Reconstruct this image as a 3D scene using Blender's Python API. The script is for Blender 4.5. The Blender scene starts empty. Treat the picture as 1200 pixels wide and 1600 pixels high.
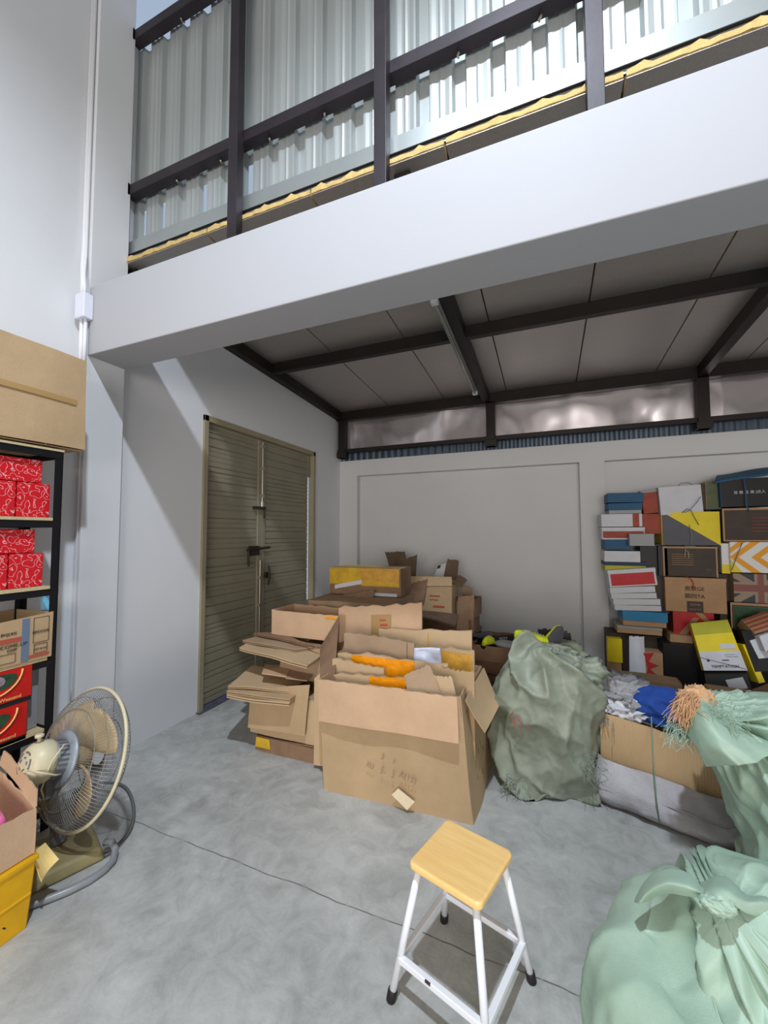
import bpy, bmesh, math, random
from mathutils import Vector, Matrix, noise

S = bpy.context.scene
COL = S.collection
R = math.radians

# ---------------------------------------------------------------- camera
F_PX, YAW, PITCH, ROLL, CAM_H = 627.0, 0.3863, 0.0519, -0.0017, 1.6
cam_fw = Vector((-math.sin(YAW) * math.cos(PITCH), math.cos(YAW) * math.cos(PITCH), math.sin(PITCH)))
_r = Vector((math.cos(YAW), math.sin(YAW), 0.0))
_u = _r.cross(cam_fw)
cam_r = _r * math.cos(ROLL) + _u * math.sin(ROLL)
cam_u = cam_r.cross(cam_fw)
cam_loc = Vector((0, 0, CAM_H))
cd = bpy.data.cameras.new('camera')
cam = bpy.data.objects.new('camera', cd)
COL.objects.link(cam)
m = Matrix((cam_r, cam_u, -cam_fw)).transposed().to_4x4()
m.translation = cam_loc
cam.matrix_world = m
cd.sensor_fit = 'HORIZONTAL'
cd.sensor_width = 36.0
cd.lens = F_PX / 1200 * 36.0
cd.clip_start = 0.05
S.camera = cam

# ---------------------------------------------------------------- light
w = bpy.data.worlds.new('daylight')
S.world = w
w.use_nodes = True
nt = w.node_tree
bg = nt.nodes['Background']
WORLD_IN, WORLD_OUT, WORLD_K = (1.0, 0.955, 0.915), (0.62, 0.78, 1.0), 0.31
tc = nt.nodes.new('ShaderNodeTexCoord')
sx = nt.nodes.new('ShaderNodeSeparateXYZ')
mr = nt.nodes.new('ShaderNodeMapRange')
mr.inputs[1].default_value = 0.0
mr.inputs[2].default_value = 0.25
mr.inputs[3].default_value = 0.0
mr.inputs[4].default_value = 1.0
mx = nt.nodes.new('ShaderNodeMix')
mx.data_type = 'RGBA'
mx.inputs[6].default_value = (*[c * 1.0 for c in WORLD_IN], 1)
mx.inputs[7].default_value = (*[c * 1.9 for c in WORLD_OUT], 1)
nt.links.new(tc.outputs['Generated'], sx.inputs[0])
nt.links.new(sx.outputs['Y'], mr.inputs[0])
nt.links.new(mr.outputs[0], mx.inputs[0])
nt.links.new(mx.outputs[2], bg.inputs['Color'])
bg.inputs['Strength'].default_value = WORLD_K

def lamp(name, loc, energy, radius, col=(1, 1, 1), cone=150, blend=.9):
    l = bpy.data.lights.new(name, 'SPOT')
    l.energy = energy
    l.shadow_soft_size = radius
    l.spot_size = R(cone)
    l.spot_blend = blend
    l.color = col
    o = bpy.data.objects.new(name, l)
    o.location = loc
    COL.objects.link(o)
    return o

# shaded lamp hanging high in the hall, and a broad fill light added behind the camera
lamp('hall_lamp', (0.0, -0.2, 5.75), 860, 0.08, (0.80, 0.89, 1.0))
dl = bpy.data.lights.new('rear_fill', 'AREA')
dl.shape = 'RECTANGLE'
dl.size, dl.size_y = 5.0, 3.0
dl.energy = 380
dl.color = (1.0, 0.95, 0.90)
do = bpy.data.objects.new('rear_fill', dl)
do.location = (1.2, -6.0, 1.7)
do.rotation_euler = (R(90), 0, 0)
COL.objects.link(do)

S.view_settings.view_transform = 'Standard'
S.view_settings.look = 'None'
S.view_settings.gamma = 1.0
S.view_settings.use_curve_mapping = False
S.view_settings.exposure = 0.0
S.render.engine = 'CYCLES'
S.cycles.max_bounces = 8
S.cycles.use_denoising = True

# ---------------------------------------------------------------- measuring helpers
def ray(px, py):
    return cam_fw + cam_r * ((px - 600) / F_PX) - cam_u * ((py - 800) / F_PX)
def at(px, py, Y):
    d = ray(px, py)
    return cam_loc + d * (Y / d.y)
def atx(px, py, X):
    d = ray(px, py)
    return cam_loc + d * (X / d.x)
def atz(px, py, Z):
    d = ray(px, py)
    return cam_loc + d * ((Z - CAM_H) / d.z)

# ---------------------------------------------------------------- materials
def srgb(r, g, b):
    def f(c):
        c /= 255.0
        return c / 12.92 if c <= 0.04045 else ((c + 0.055) / 1.055) ** 2.4
    return (f(r), f(g), f(b))

MATS = {}
def mat(name, col, rough=0.6, metal=0.0, var=0.0, vscale=6.0, bump=0.0, bscale=40.0, stretch=(1, 1, 1), col2=None, spec=0.4,
        sheen=0.0, alpha=None):
    """principled material with a noise colour variation and a noise bump"""
    mm = bpy.data.materials.new(name)
    mm.use_nodes = True
    n = mm.node_tree
    b = n.nodes['Principled BSDF']
    b.inputs['Base Color'].default_value = (*col, 1)
    b.inputs['Roughness'].default_value = rough
    b.inputs['Metallic'].default_value = metal
    b.inputs['Specular IOR Level'].default_value = spec
    if sheen: b.inputs['Sheen Weight'].default_value = sheen
    t = n.nodes.new('ShaderNodeTexCoord')
    mp = n.nodes.new('ShaderNodeMapping')
    mp.inputs['Scale'].default_value = stretch
    n.links.new(t.outputs['Object'], mp.inputs[0])
    if var or col2:
        no = n.nodes.new('ShaderNodeTexNoise')
        no.inputs['Scale'].default_value = vscale
        no.inputs['Detail'].default_value = 5
        no.inputs['Roughness'].default_value = 0.6
        n.links.new(mp.outputs[0], no.inputs['Vector'])
        cr = n.nodes.new('ShaderNodeValToRGB')
        c2 = col2 if col2 else tuple(max(0, c * (1 - var)) for c in col)
        c1 = col if col2 else tuple(min(1, c * (1 + var)) for c in col)
        cr.color_ramp.elements[0].position = 0.35
        cr.color_ramp.elements[1].position = 0.65
        cr.color_ramp.elements[0].color = (*c2, 1)
        cr.color_ramp.elements[1].color = (*c1, 1)
        n.links.new(no.outputs['Fac'], cr.inputs[0])
        n.links.new(cr.outputs[0], b.inputs['Base Color'])
    if bump:
        nb = n.nodes.new('ShaderNodeTexNoise')
        nb.inputs['Scale'].default_value = bscale
        nb.inputs['Detail'].default_value = 4
        n.links.new(mp.outputs[0], nb.inputs['Vector'])
        bp = n.nodes.new('ShaderNodeBump')
        bp.inputs['Strength'].default_value = bump
        bp.inputs['Distance'].default_value = 0.01
        n.links.new(nb.outputs['Fac'], bp.inputs['Height'])
        n.links.new(bp.outputs[0], b.inputs['Normal'])
    MATS[name] = mm
    return mm

M = MATS
mat('white_paint', srgb(224, 225, 228), 0.75, var=0.02, vscale=1.2, bump=0.05, bscale=60)
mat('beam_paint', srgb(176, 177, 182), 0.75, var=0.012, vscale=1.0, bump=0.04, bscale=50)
mat('back_wall_paint', srgb(212, 212, 212), 0.75, var=0.03, vscale=1.0, bump=0.05, bscale=60)
mat('dark_steel', srgb(50, 44, 50), 0.5, 0.2, var=0.2, vscale=4, bump=0.05)
mat('roof_steel', srgb(40, 33, 30), 0.5, 0.2, var=0.15, vscale=4)
mat('galvanised', srgb(184, 190, 190), 0.46, 0.45, var=0.06, vscale=2, stretch=(1, 1, .12))
mat('flashing', srgb(178, 184, 184), 0.42, 0.7, var=0.04, vscale=3)
mat('panel_skin', srgb(196, 191, 187), 0.5, 0.85, var=0.08, vscale=160, bump=0.25, bscale=220)
mat('foam', srgb(206, 178, 118), 0.9, var=0.12, vscale=30, bump=0.4, bscale=120)
mat('foil', srgb(236, 228, 230), 0.22, 0.75, var=0.04, vscale=5)
mat('seam_dark', srgb(26, 24, 24), 0.7)
mat('strip_sheet', srgb(92, 104, 118), 0.4, 0.6, var=0.25, vscale=60, stretch=(1, 1, .05))
mat('door_paint', srgb(146, 140, 120), 0.5, 0.1, var=0.07, vscale=3)
mat('door_frame', srgb(160, 150, 124), 0.5, 0.1, var=0.05, vscale=4)
mat('bolt_steel', srgb(190, 185, 170), 0.35, 0.8)
mat('dark_iron', srgb(60, 54, 44), 0.5, 0.5)
mat('pvc_white', srgb(232, 232, 236), 0.35)
mat('wood', srgb(252, 212, 142), 0.38, var=0.0, col2=srgb(246, 198, 122), vscale=6, stretch=(1.0, 9, 1.0))
mat('white_tube', srgb(236, 238, 244), 0.28)
mat('black_rubber', srgb(28, 26, 27), 0.6)
mat('cardboard', srgb(184, 156, 120), 0.85, var=0.06, vscale=5, bump=0.12, bscale=90)
mat('cardboard_tan', srgb(194, 166, 130), 0.85, var=0.05, vscale=5, bump=0.12, bscale=90)
mat('cardboard_taupe', srgb(168, 142, 115), 0.85, var=0.07, vscale=6, bump=0.15, bscale=90)
mat('cardboard_pink', srgb(198, 164, 132), 0.85, var=0.06, vscale=5, bump=0.12, bscale=90)
mat('cardboard_brown', srgb(138, 108, 84), 0.85, var=0.12, vscale=7, bump=0.2, bscale=60)
mat('cardboard_dark', srgb(108, 88, 72), 0.85, var=0.15, vscale=7, bump=0.25, bscale=60)
mat('cardboard_kraft', srgb(200, 166, 124), 0.8, var=0.05, vscale=4, bump=0.1, bscale=80)
mat('orange_tape', srgb(240, 152, 20), 0.3, var=0.12, vscale=12, bump=0.4, bscale=40)
mat('amber_tape', srgb(204, 152, 60), 0.35, var=0.15, vscale=14, bump=0.3)
mat('yellow_tape', srgb(206, 166, 44), 0.35, var=0.15, vscale=10, bump=0.3)
mat('clear_tape', srgb(172, 138, 90), 0.3)
mat('paper_label', srgb(232, 214, 182), 0.7, var=0.04)
mat('white_label', srgb(206, 206, 212), 0.6, var=0.05)
mat('white_plastic', srgb(212, 218, 238), 0.35, var=0.08, vscale=14, bump=0.4, bscale=30)
mat('ink', srgb(62, 50, 46), 0.8)
mat('pencil_ink', srgb(148, 118, 88), 0.8)
mat('red_ink', srgb(176, 84, 66), 0.8)
mat('sack_grey', srgb(150, 157, 141), 0.4, col2=srgb(124, 131, 115), vscale=5, bump=0.15, bscale=240)
mat('sack_green', srgb(172, 196, 178), 0.42, col2=srgb(152, 178, 158), vscale=4, bump=0.12, bscale=260)
mat('sack_white', srgb(196, 192, 194), 0.55, col2=srgb(168, 163, 166), vscale=4, bump=0.4, bscale=120)
mat('blue_cloth', srgb(36, 76, 160), 0.8, var=0.15, vscale=10, bump=0.5, bscale=60)
mat('grey_rag', srgb(158, 156, 158), 0.9, var=0.25, vscale=14, bump=0.8, bscale=70)
mat('tan_fibre', srgb(208, 164, 122), 0.7, var=0.2, vscale=20, bump=0.5)
mat('green_string', srgb(126, 150, 128), 0.6)
mat('blue_string', srgb(58, 92, 140), 0.6)
mat('pale_string', srgb(196, 196, 180), 0.6)
mat('dark_string', srgb(50, 56, 66), 0.6)
mat('red_string', srgb(190, 60, 50), 0.6)
mat('rack_black', srgb(24, 23, 26), 0.45, 0.3)
mat('chipboard', srgb(196, 178, 138), 0.8, var=0.08, vscale=40)
mat('gift_red', srgb(206, 24, 34), 0.4)
mat('tiger_red', srgb(196, 28, 24), 0.35, var=0.12, vscale=9)
mat('dark_green_print', srgb(42, 74, 48), 0.5, var=0.3, vscale=25)
mat('mauve_print', srgb(150, 128, 140), 0.5, var=0.3, vscale=60)
mat('cord_gold', srgb(240, 190, 120), 0.6)
mat('fan_cream', srgb(208, 198, 166), 0.4, var=0.06, vscale=10)
mat('fan_blade', srgb(188, 166, 128), 0.5, var=0.12, vscale=12)
mat('fan_grey', srgb(152, 160, 168), 0.45, 0.2, var=0.08, vscale=10)
mat('fan_wire', srgb(150, 148, 146), 0.4, 0.5)
mat('fan_base', srgb(150, 138, 98), 0.55, var=0.1, vscale=8)
mat('hose_grey', srgb(138, 142, 146), 0.3)
mat('cable_grey', srgb(104, 104, 106), 0.5)
mat('crate_yellow', srgb(224, 170, 12), 0.45, var=0.1, vscale=8)
mat('pink_pack', srgb(246, 120, 170), 0.3, var=0.2, vscale=30)
mat('yellow_card', srgb(236, 206, 134), 0.6, var=0.04)
mat('strap_blue', srgb(96, 170, 206), 0.5)
mat('shoe_blue', srgb(34, 84, 118), 0.6, var=0.12, vscale=8)
mat('bright_blue', srgb(46, 130, 178), 0.6, var=0.08, vscale=8)
mat('shoe_navy', srgb(32, 52, 74), 0.6, var=0.12, vscale=8)
mat('shoe_white', srgb(206, 206, 212), 0.6, var=0.05, vscale=6)
mat('shoe_grey', srgb(156, 158, 160), 0.6, var=0.05, vscale=6)
mat('shoe_red', srgb(188, 44, 48), 0.6, var=0.1, vscale=9)
mat('shoe_yellow', srgb(232, 208, 24), 0.5, var=0.05, vscale=6)
mat('shoe_lime', srgb(180, 176, 40), 0.55, var=0.08, vscale=6)
mat('shoe_slate', srgb(86, 84, 94), 0.55, var=0.08, vscale=6)
mat('shoe_black', srgb(22, 20, 20), 0.5, var=0.2, vscale=6)
mat('shoe_brown', srgb(66, 54, 46), 0.6, var=0.15, vscale=8)
mat('shoe_tan', srgb(176, 140, 104), 0.75, var=0.08, vscale=8)
mat('shoe_rust', srgb(160, 76, 60), 0.7, var=0.15, vscale=8)
mat('shoe_olive', srgb(98, 104, 78), 0.7, var=0.15, vscale=8)
mat('print_orange', srgb(232, 160, 30), 0.5)
mat('print_white', srgb(226, 224, 222), 0.5)
mat('print_blue', srgb(62, 64, 72), 0.6)
mat('print_faded_red', srgb(136, 84, 80), 0.6)
mat('print_greyish', srgb(156, 138, 120), 0.7)
mat('neon_yellow', srgb(214, 224, 40), 0.5, var=0.1, vscale=20)
mat('black_cloth', srgb(34, 33, 36), 0.8, var=0.2, vscale=12)
mat('blue_tape', srgb(104, 122, 146), 0.4)
mat('threshold_grime', srgb(84, 80, 98), 0.8, var=0.3, vscale=14)
mat('tube_glass', srgb(150, 148, 142), 0.3, 0.2)
mat('junction_white', srgb(224, 226, 240), 0.4)

def nodes_of(name):
    n = M[name].node_tree
    return n, n.nodes['Principled BSDF']

# corrugated inner face of kraft board: fine vertical flutes
def kraft_flutes():
    n, b = nodes_of('cardboard_kraft')
    t = n.nodes.new('ShaderNodeTexCoord')
    wv = n.nodes.new('ShaderNodeTexWave')
    wv.inputs['Scale'].default_value = 22
    wv.inputs['Distortion'].default_value = 0.6
    n.links.new(t.outputs['Object'], wv.inputs['Vector'])
    bp = n.nodes.new('ShaderNodeBump')
    bp.inputs['Strength'].default_value = 0.25
    bp.inputs['Distance'].default_value = 0.004
    n.links.new(wv.outputs['Fac'], bp.inputs['Height'])
    n.links.new(bp.outputs[0], b.inputs['Normal'])
kraft_flutes()

# white cloud scrolls printed on the red gift boxes
def gift_pattern():
    n, b = nodes_of('gift_red')
    t = n.nodes.new('ShaderNodeTexCoord')
    no = n.nodes.new('ShaderNodeTexNoise'); no.inputs['Scale'].default_value = 16
    ad = n.nodes.new('ShaderNodeMixRGB'); ad.inputs[0].default_value = 0.09
    n.links.new(t.outputs['Object'], no.inputs['Vector'])
    n.links.new(t.outputs['Object'], ad.inputs[1]); n.links.new(no.outputs['Color'], ad.inputs[2])
    vo = n.nodes.new('ShaderNodeTexVoronoi'); vo.inputs['Scale'].default_value = 24
    vo.feature = 'SMOOTH_F1'; vo.inputs['Smoothness'].default_value = 0.25
    n.links.new(ad.outputs[0], vo.inputs['Vector'])
    mu = n.nodes.new('ShaderNodeMath'); mu.operation = 'MULTIPLY'; mu.inputs[1].default_value = 17
    sn = n.nodes.new('ShaderNodeMath'); sn.operation = 'SINE'
    gt = n.nodes.new('ShaderNodeMapRange'); gt.inputs[1].default_value = 0.86; gt.inputs[2].default_value = 0.97
    n.links.new(vo.outputs['Distance'], mu.inputs[0]); n.links.new(mu.outputs[0], sn.inputs[0]); n.links.new(sn.outputs[0], gt.inputs[0])
    mx = n.nodes.new('ShaderNodeMixRGB')
    mx.inputs[1].default_value = (*srgb(208, 20, 32), 1); mx.inputs[2].default_value = (*srgb(238, 170, 170), 1)
    n.links.new(gt.outputs[0], mx.inputs[0]); n.links.new(mx.outputs[0], b.inputs['Base Color'])
gift_pattern()

def concrete():
    mm = bpy.data.materials.new('concrete')
    mm.use_nodes = True
    n = mm.node_tree; b = n.nodes['Principled BSDF']
    b.inputs['Specular IOR Level'].default_value = 0.35
    t = n.nodes.new('ShaderNodeTexCoord')
    def nz(scale, detail, rough=0.6, dist=0.0):
        o = n.nodes.new('ShaderNodeTexNoise')
        o.inputs['Scale'].default_value = scale; o.inputs['Detail'].default_value = detail
        o.inputs['Roughness'].default_value = rough; o.inputs['Distortion'].default_value = dist
        n.links.new(t.outputs['Object'], o.inputs['Vector']); return o
    a = nz(1.7, 6, 0.62, 0.8); c = nz(7, 8, 0.7, 1.2); d = nz(60, 4)
    mix = n.nodes.new('ShaderNodeMath'); mix.operation = 'MULTIPLY_ADD'; mix.inputs[1].default_value = 0.5
    h = n.nodes.new('ShaderNodeMath'); h.operation = 'MULTIPLY'; h.inputs[1].default_value = 0.5
    n.links.new(a.outputs['Fac'], h.inputs[0])
    n.links.new(c.outputs['Fac'], mix.inputs[0]); n.links.new(h.outputs[0], mix.inputs[2])
    cr = n.nodes.new('ShaderNodeValToRGB')
    e = cr.color_ramp.elements
    e[0].position = 0.36; e[0].color = (*srgb(150, 150, 147), 1)
    e[1].position = 0.66; e[1].color = (*srgb(198, 199, 196), 1)
    k = e.new(0.5); k.color = (*srgb(176, 177, 174), 1)
    n.links.new(mix.outputs[0], cr.inputs[0])
    # the cast joint that crosses the slab, wandering slightly
    sx = n.nodes.new('ShaderNodeSeparateXYZ'); n.links.new(t.outputs['Object'], sx.inputs[0])
    w1 = n.nodes.new('ShaderNodeTexNoise'); w1.inputs['Scale'].default_value = 5
    n.links.new(t.outputs['Object'], w1.inputs['Vector'])
    s1 = n.nodes.new('ShaderNodeMath'); s1.operation = 'MULTIPLY_ADD'; s1.inputs[1].default_value = 0.03; s1.inputs[2].default_value = -1.635
    n.links.new(w1.outputs['Fac'], s1.inputs[0])
    s2 = n.nodes.new('ShaderNodeMath'); s2.operation = 'ADD'
    n.links.new(sx.outputs['Y'], s2.inputs[0]); n.links.new(s1.outputs[0], s2.inputs[1])
    s3 = n.nodes.new('ShaderNodeMath'); s3.operation = 'ABSOLUTE'; n.links.new(s2.outputs[0], s3.inputs[0])
    s4 = n.nodes.new('ShaderNodeMapRange'); s4.inputs[1].default_value = 0.0012; s4.inputs[2].default_value = 0.004
    s4.inputs[3].default_value = 0.85; s4.inputs[4].default_value = 0
    n.links.new(s3.outputs[0], s4.inputs[0])
    s5 = n.nodes.new('ShaderNodeMath'); s5.operation = 'MULTIPLY'
    s6 = n.nodes.new('ShaderNodeMapRange'); s6.inputs[1].default_value = 0.35; s6.inputs[2].default_value = 0.5
    n.links.new(c.outputs['Fac'], s6.inputs[0])
    n.links.new(s4.outputs[0], s5.inputs[0]); n.links.new(s6.outputs[0], s5.inputs[1])
    mx = n.nodes.new('ShaderNodeMixRGB'); mx.inputs[2].default_value = (*srgb(84, 84, 80), 1)
    n.links.new(s5.outputs[0], mx.inputs[0]); n.links.new(cr.outputs[0], mx.inputs[1])
    n.links.new(mx.outputs[0], b.inputs['Base Color'])
    rr = n.nodes.new('ShaderNodeMapRange'); rr.inputs[3].default_value = 0.38; rr.inputs[4].default_value = 0.62
    n.links.new(a.outputs['Fac'], rr.inputs[0]); n.links.new(rr.outputs[0], b.inputs['Roughness'])
    bp = n.nodes.new('ShaderNodeBump'); bp.inputs['Strength'].default_value = 0.12; bp.inputs['Distance'].default_value = 0.01
    n.links.new(d.outputs['Fac'], bp.inputs['Height']); n.links.new(bp.outputs[0], b.inputs['Normal'])
    M['concrete'] = mm
concrete()

# ---------------------------------------------------------------- mesh helpers
class MB:
    def __init__(s): s.v = []; s.f = []; s.m = []; s.cur = 0
    def add(s, vs, fs):
        o = len(s.v); s.v += [tuple(v) for v in vs]
        for f in fs: s.f.append([i + o for i in f]); s.m.append(s.cur)
        return s
    def box(s, lo, hi, mtx=None):
        x0, y0, z0 = lo; x1, y1, z1 = hi
        vs = [Vector(p) for p in ((x0, y0, z0), (x1, y0, z0), (x1, y1, z0), (x0, y1, z0), (x0, y0, z1), (x1, y0, z1), (x1, y1, z1), (x0, y1, z1))]
        if mtx: vs = [mtx @ v for v in vs]
        return s.add(vs, [(0, 3, 2, 1), (4, 5, 6, 7), (0, 1, 5, 4), (1, 2, 6, 5), (2, 3, 7, 6), (3, 0, 4, 7)])
    def hexa(s, b4, t4):
        return s.add(list(b4) + list(t4), [(0, 3, 2, 1), (4, 5, 6, 7), (0, 1, 5, 4), (1, 2, 6, 5), (2, 3, 7, 6), (3, 0, 4, 7)])
    def tube(s, pts, r, n=8, closed=False, cap=True):
        pts = [Vector(p) for p in pts]; N = len(pts); rings = []
        up = Vector((0, 0, 1)); prev = None
        for i, p in enumerate(pts):
            if closed: t = pts[(i + 1) % N] - pts[i - 1]
            else: t = pts[min(i + 1, N - 1)] - pts[max(i - 1, 0)]
            t.normalize()
            if prev is None:
                a = t.cross(up)
                if a.length < 1e-3: a = t.cross(Vector((1, 0, 0)))
                a.normalize()
            else:
                a = prev - t * prev.dot(t); a.normalize()
            prev = a; b = t.cross(a)
            rr = r[i] if isinstance(r, (list, tuple)) else r
            rings.append([p + (a * math.cos(k * 2 * math.pi / n) + b * math.sin(k * 2 * math.pi / n)) * rr for k in range(n)])
        vs = [v for g in rings for v in g]; fs = []
        for i in range(N if closed else N - 1):
            j = (i + 1) % N
            for k in range(n):
                fs.append((i * n + k, i * n + (k + 1) % n, j * n + (k + 1) % n, j * n + k))
        if not closed and cap:
            fs.append(tuple(reversed(range(n)))); fs.append(tuple((N - 1) * n + k for k in range(n)))
        return s.add(vs, fs)
    def lathe(s, prof, mtx, n=32, cap=True):
        """prof: (radius, height) pairs around local z"""
        vs = []; fs = []
        for r, h in prof:
            for k in range(n):
                a = k * 2 * math.pi / n; vs.append(mtx @ Vector((r * math.cos(a), r * math.sin(a), h)))
        for i in range(len(prof) - 1):
            for k in range(n): fs.append((i * n + k, i * n + (k + 1) % n, (i + 1) * n + (k + 1) % n, (i + 1) * n + k))
        if cap:
            fs.append(tuple(reversed(range(n)))); fs.append(tuple((len(prof) - 1) * n + k for k in range(n)))
        return s.add(vs, fs)
    def prism(s, poly, d):
        """planar polygon (3-D points) pushed by vector d"""
        n = len(poly); a = [Vector(p) for p in poly]; b = [p + Vector(d) for p in a]
        return s.add(a + b, [tuple(reversed(range(n))), tuple(range(n, 2 * n))] + [(i, (i + 1) % n, n + (i + 1) % n, n + i) for i in range(n)])
    def patch(s, p00, p10, p11, p01, th=0.005, nu=10, nv=6, warp=0.006, seed=0, rag=0.0, bend=0.0, freq=3.0):
        """sheet spanning four corners, gently warped, with real thickness"""
        P = [Vector(p) for p in (p00, p10, p11, p01)]
        nrm = (P[1] - P[0]).cross(P[3] - P[0]); nrm.normalize()
        up = P[3] - P[0]; up.normalize()
        F = []; B = []
        for j in range(nv + 1):
            for i in range(nu + 1):
                u = i / nu; v = j / nv
                q = P[0] * (1 - u) * (1 - v) + P[1] * u * (1 - v) + P[2] * u * v + P[3] * (1 - u) * v
                d = noise.noise(Vector((q.x * freq + seed * 7.3, q.y * freq, q.z * freq + seed))) * warp
                d += bend * math.sin(math.pi * u) + 0.0
                q = q + nrm * d
                if rag and j == nv: q = q + up * (noise.noise(Vector((u * 23, seed * 3.1, 0.5))) * rag)
                F.append(q + nrm * th * .5); B.append(q - nrm * th * .5)
        W = nu + 1; n0 = len(F); fs = []
        for j in range(nv):
            for i in range(nu):
                a = j * W + i
                fs.append((a, a + 1, a + W + 1, a + W)); fs.append((n0 + a, n0 + a + W, n0 + a + W + 1, n0 + a + 1))
        for i in range(nu):
            fs.append((i + 1, i, n0 + i, n0 + i + 1)); a = nv * W + i; fs.append((a, a + 1, n0 + a + 1, n0 + a))
        for j in range(nv):
            a = j * W; fs.append((a, a + W, n0 + a + W, n0 + a)); a = j * W + nu; fs.append((a + W, a, n0 + a, n0 + a + W))
        return s.add(F + B, fs)
    def build(s, name, mats, parent=None, smooth=False, bevel=0.0, label=None, subd=0, local=False, bseg=2):
        me = bpy.data.meshes.new(name)
        me.from_pydata(s.v, [], s.f)
        if isinstance(mats, str): mats = [mats]
        for k in mats: me.materials.append(M[k])
        for p, k in zip(me.polygons, s.m): p.material_index = k; p.use_smooth = smooth
        bm = bmesh.new(); bm.from_mesh(me); bmesh.ops.recalc_face_normals(bm, faces=bm.faces); bm.to_mesh(me); bm.free()
        me.update()
        o = bpy.data.objects.new(name, me); COL.objects.link(o)
        if parent is not None:
            o.parent = parent
            if not local and parent.type == 'EMPTY': o.matrix_parent_inverse = Matrix.Translation(-parent.location)
        if bevel:
            b = o.modifiers.new('bevel', 'BEVEL'); b.width = bevel; b.segments = bseg; b.limit_method = 'ANGLE'; b.angle_limit = R(40)
            b.harden_normals = False
        if subd:
            b = o.modifiers.new('subd', 'SUBSURF'); b.levels = subd; b.render_levels = subd
        if label: o['label'] = label
        return o

def tag(o, label, cat, group=None):
    o['label'] = label; o['category'] = cat
    if group: o['group'] = group
    return o
def struct(o, label=None):
    o['kind'] = 'structure'
    if label: o['label'] = label
    return o
def empty(name, loc, label, cat, group=None, rz=0.0):
    o = bpy.data.objects.new(name, None); COL.objects.link(o)
    o.empty_display_size = 0.05
    o.location = loc; o.rotation_euler = (0, 0, rz)
    return tag(o, label, cat, group)
def text(s, size, matname, parent, loc, rot, name='lettering', ext=0.0006, align='CENTER', sx=1.0):
    c = bpy.data.curves.new(name, 'FONT'); c.body = s; c.size = size; c.extrude = ext
    c.align_x = align; c.align_y = 'CENTER'; c.resolution_u = 3
    t = bpy.data.objects.new(name, c); COL.objects.link(t)
    me = bpy.data.meshes.new_from_object(t); bpy.data.objects.remove(t); bpy.data.curves.remove(c)
    me.materials.clear(); me.materials.append(M[matname])
    o = bpy.data.objects.new(name, me); COL.objects.link(o)
    me.transform(Matrix.Diagonal((sx, 1, 1, 1)))
    if isinstance(rot, Matrix): mt = rot.to_4x4()
    else: mt = Matrix.Rotation(rot[2], 4, 'Z') @ Matrix.Rotation(rot[1], 4, 'Y') @ Matrix.Rotation(rot[0], 4, 'X')
    me.transform(Matrix.Translation(loc) @ mt)
    o.parent = parent
    if parent.type == 'EMPTY': o.matrix_parent_inverse = Matrix.Translation(-parent.location)
    return o
def V(*a): return Vector(a)

# ================================================================ THE BUILDING
XL, XC, YB, YF, YK = -2.92, -2.85, 5.39, 1.70, 1.96
XR = 4.6
ZB0, ZB1 = 2.80, 3.273
def roof_z(y): return 3.60 - 0.055 * (y - 1.95)

b = MB(); b.box((-3.3, -3.2, -0.12), (XR, YB + 0.3, 0)); struct(b.build('floor', 'concrete'), 'grey power-floated concrete floor with a long joint')

# left wall with the opening for the steel door (Y 2.757..4.66, up to 2.69)
DY0, DY1, DZ = 2.757, 4.662, 2.695
b = MB()
b.box((XL - .18, -3.2, 0), (XL, 1.9, 7.2)); b.box((XL - .18, 1.9, 0), (XL, 2.10, 5.44)); b.box((XL - .18, 2.10, 0), (XL, DY0, 3.75)); b.box((XL - .07, DY1, 0), (XL, YB + .3, 3.75)); b.box((XL - .18, DY0, DZ), (XL, DY1, 3.75))
struct(b.build('wall_left', 'white_paint'), 'white painted wall on the left')
b = MB(); b.box((XL - .02, YF, 0), (XC, YK, 7.2)); struct(b.build('column', 'white_paint', bevel=.004), 'white square column standing proud of the left wall')
b = MB(); b.box((XC - .002, YF, ZB0), (XR, YK, ZB1)); struct(b.build('beam', 'beam_paint', bevel=.005), 'wide white concrete beam crossing overhead')
b = MB(); b.box((XC, YF + .025, ZB1 - .001), (XR, YK, ZB1 + .004)); struct(b.build('beam_bounce_cap', 'roof_steel'), 'dark cap added on top of the beam to cut bounced light')  # unseen dark cap, added to cut light bounced onto the roof panels

# back wall: raised frame around recessed panels
b = MB()
b.box((XL, YB + .11, 0), (XR, YB + .25, 2.69))
b.box((XL, YB, 2.455), (XR, YB + .12, 2.69))
for x0, x1 in ((XL, -2.627), (.376, .648), (3.65, 3.92)):
    b.box((x0, YB, 0), (x1, YB + .12, 2.46))
struct(b.build('wall_back', 'back_wall_paint', bevel=.003), 'pale grey back wall with recessed panels')

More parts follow.
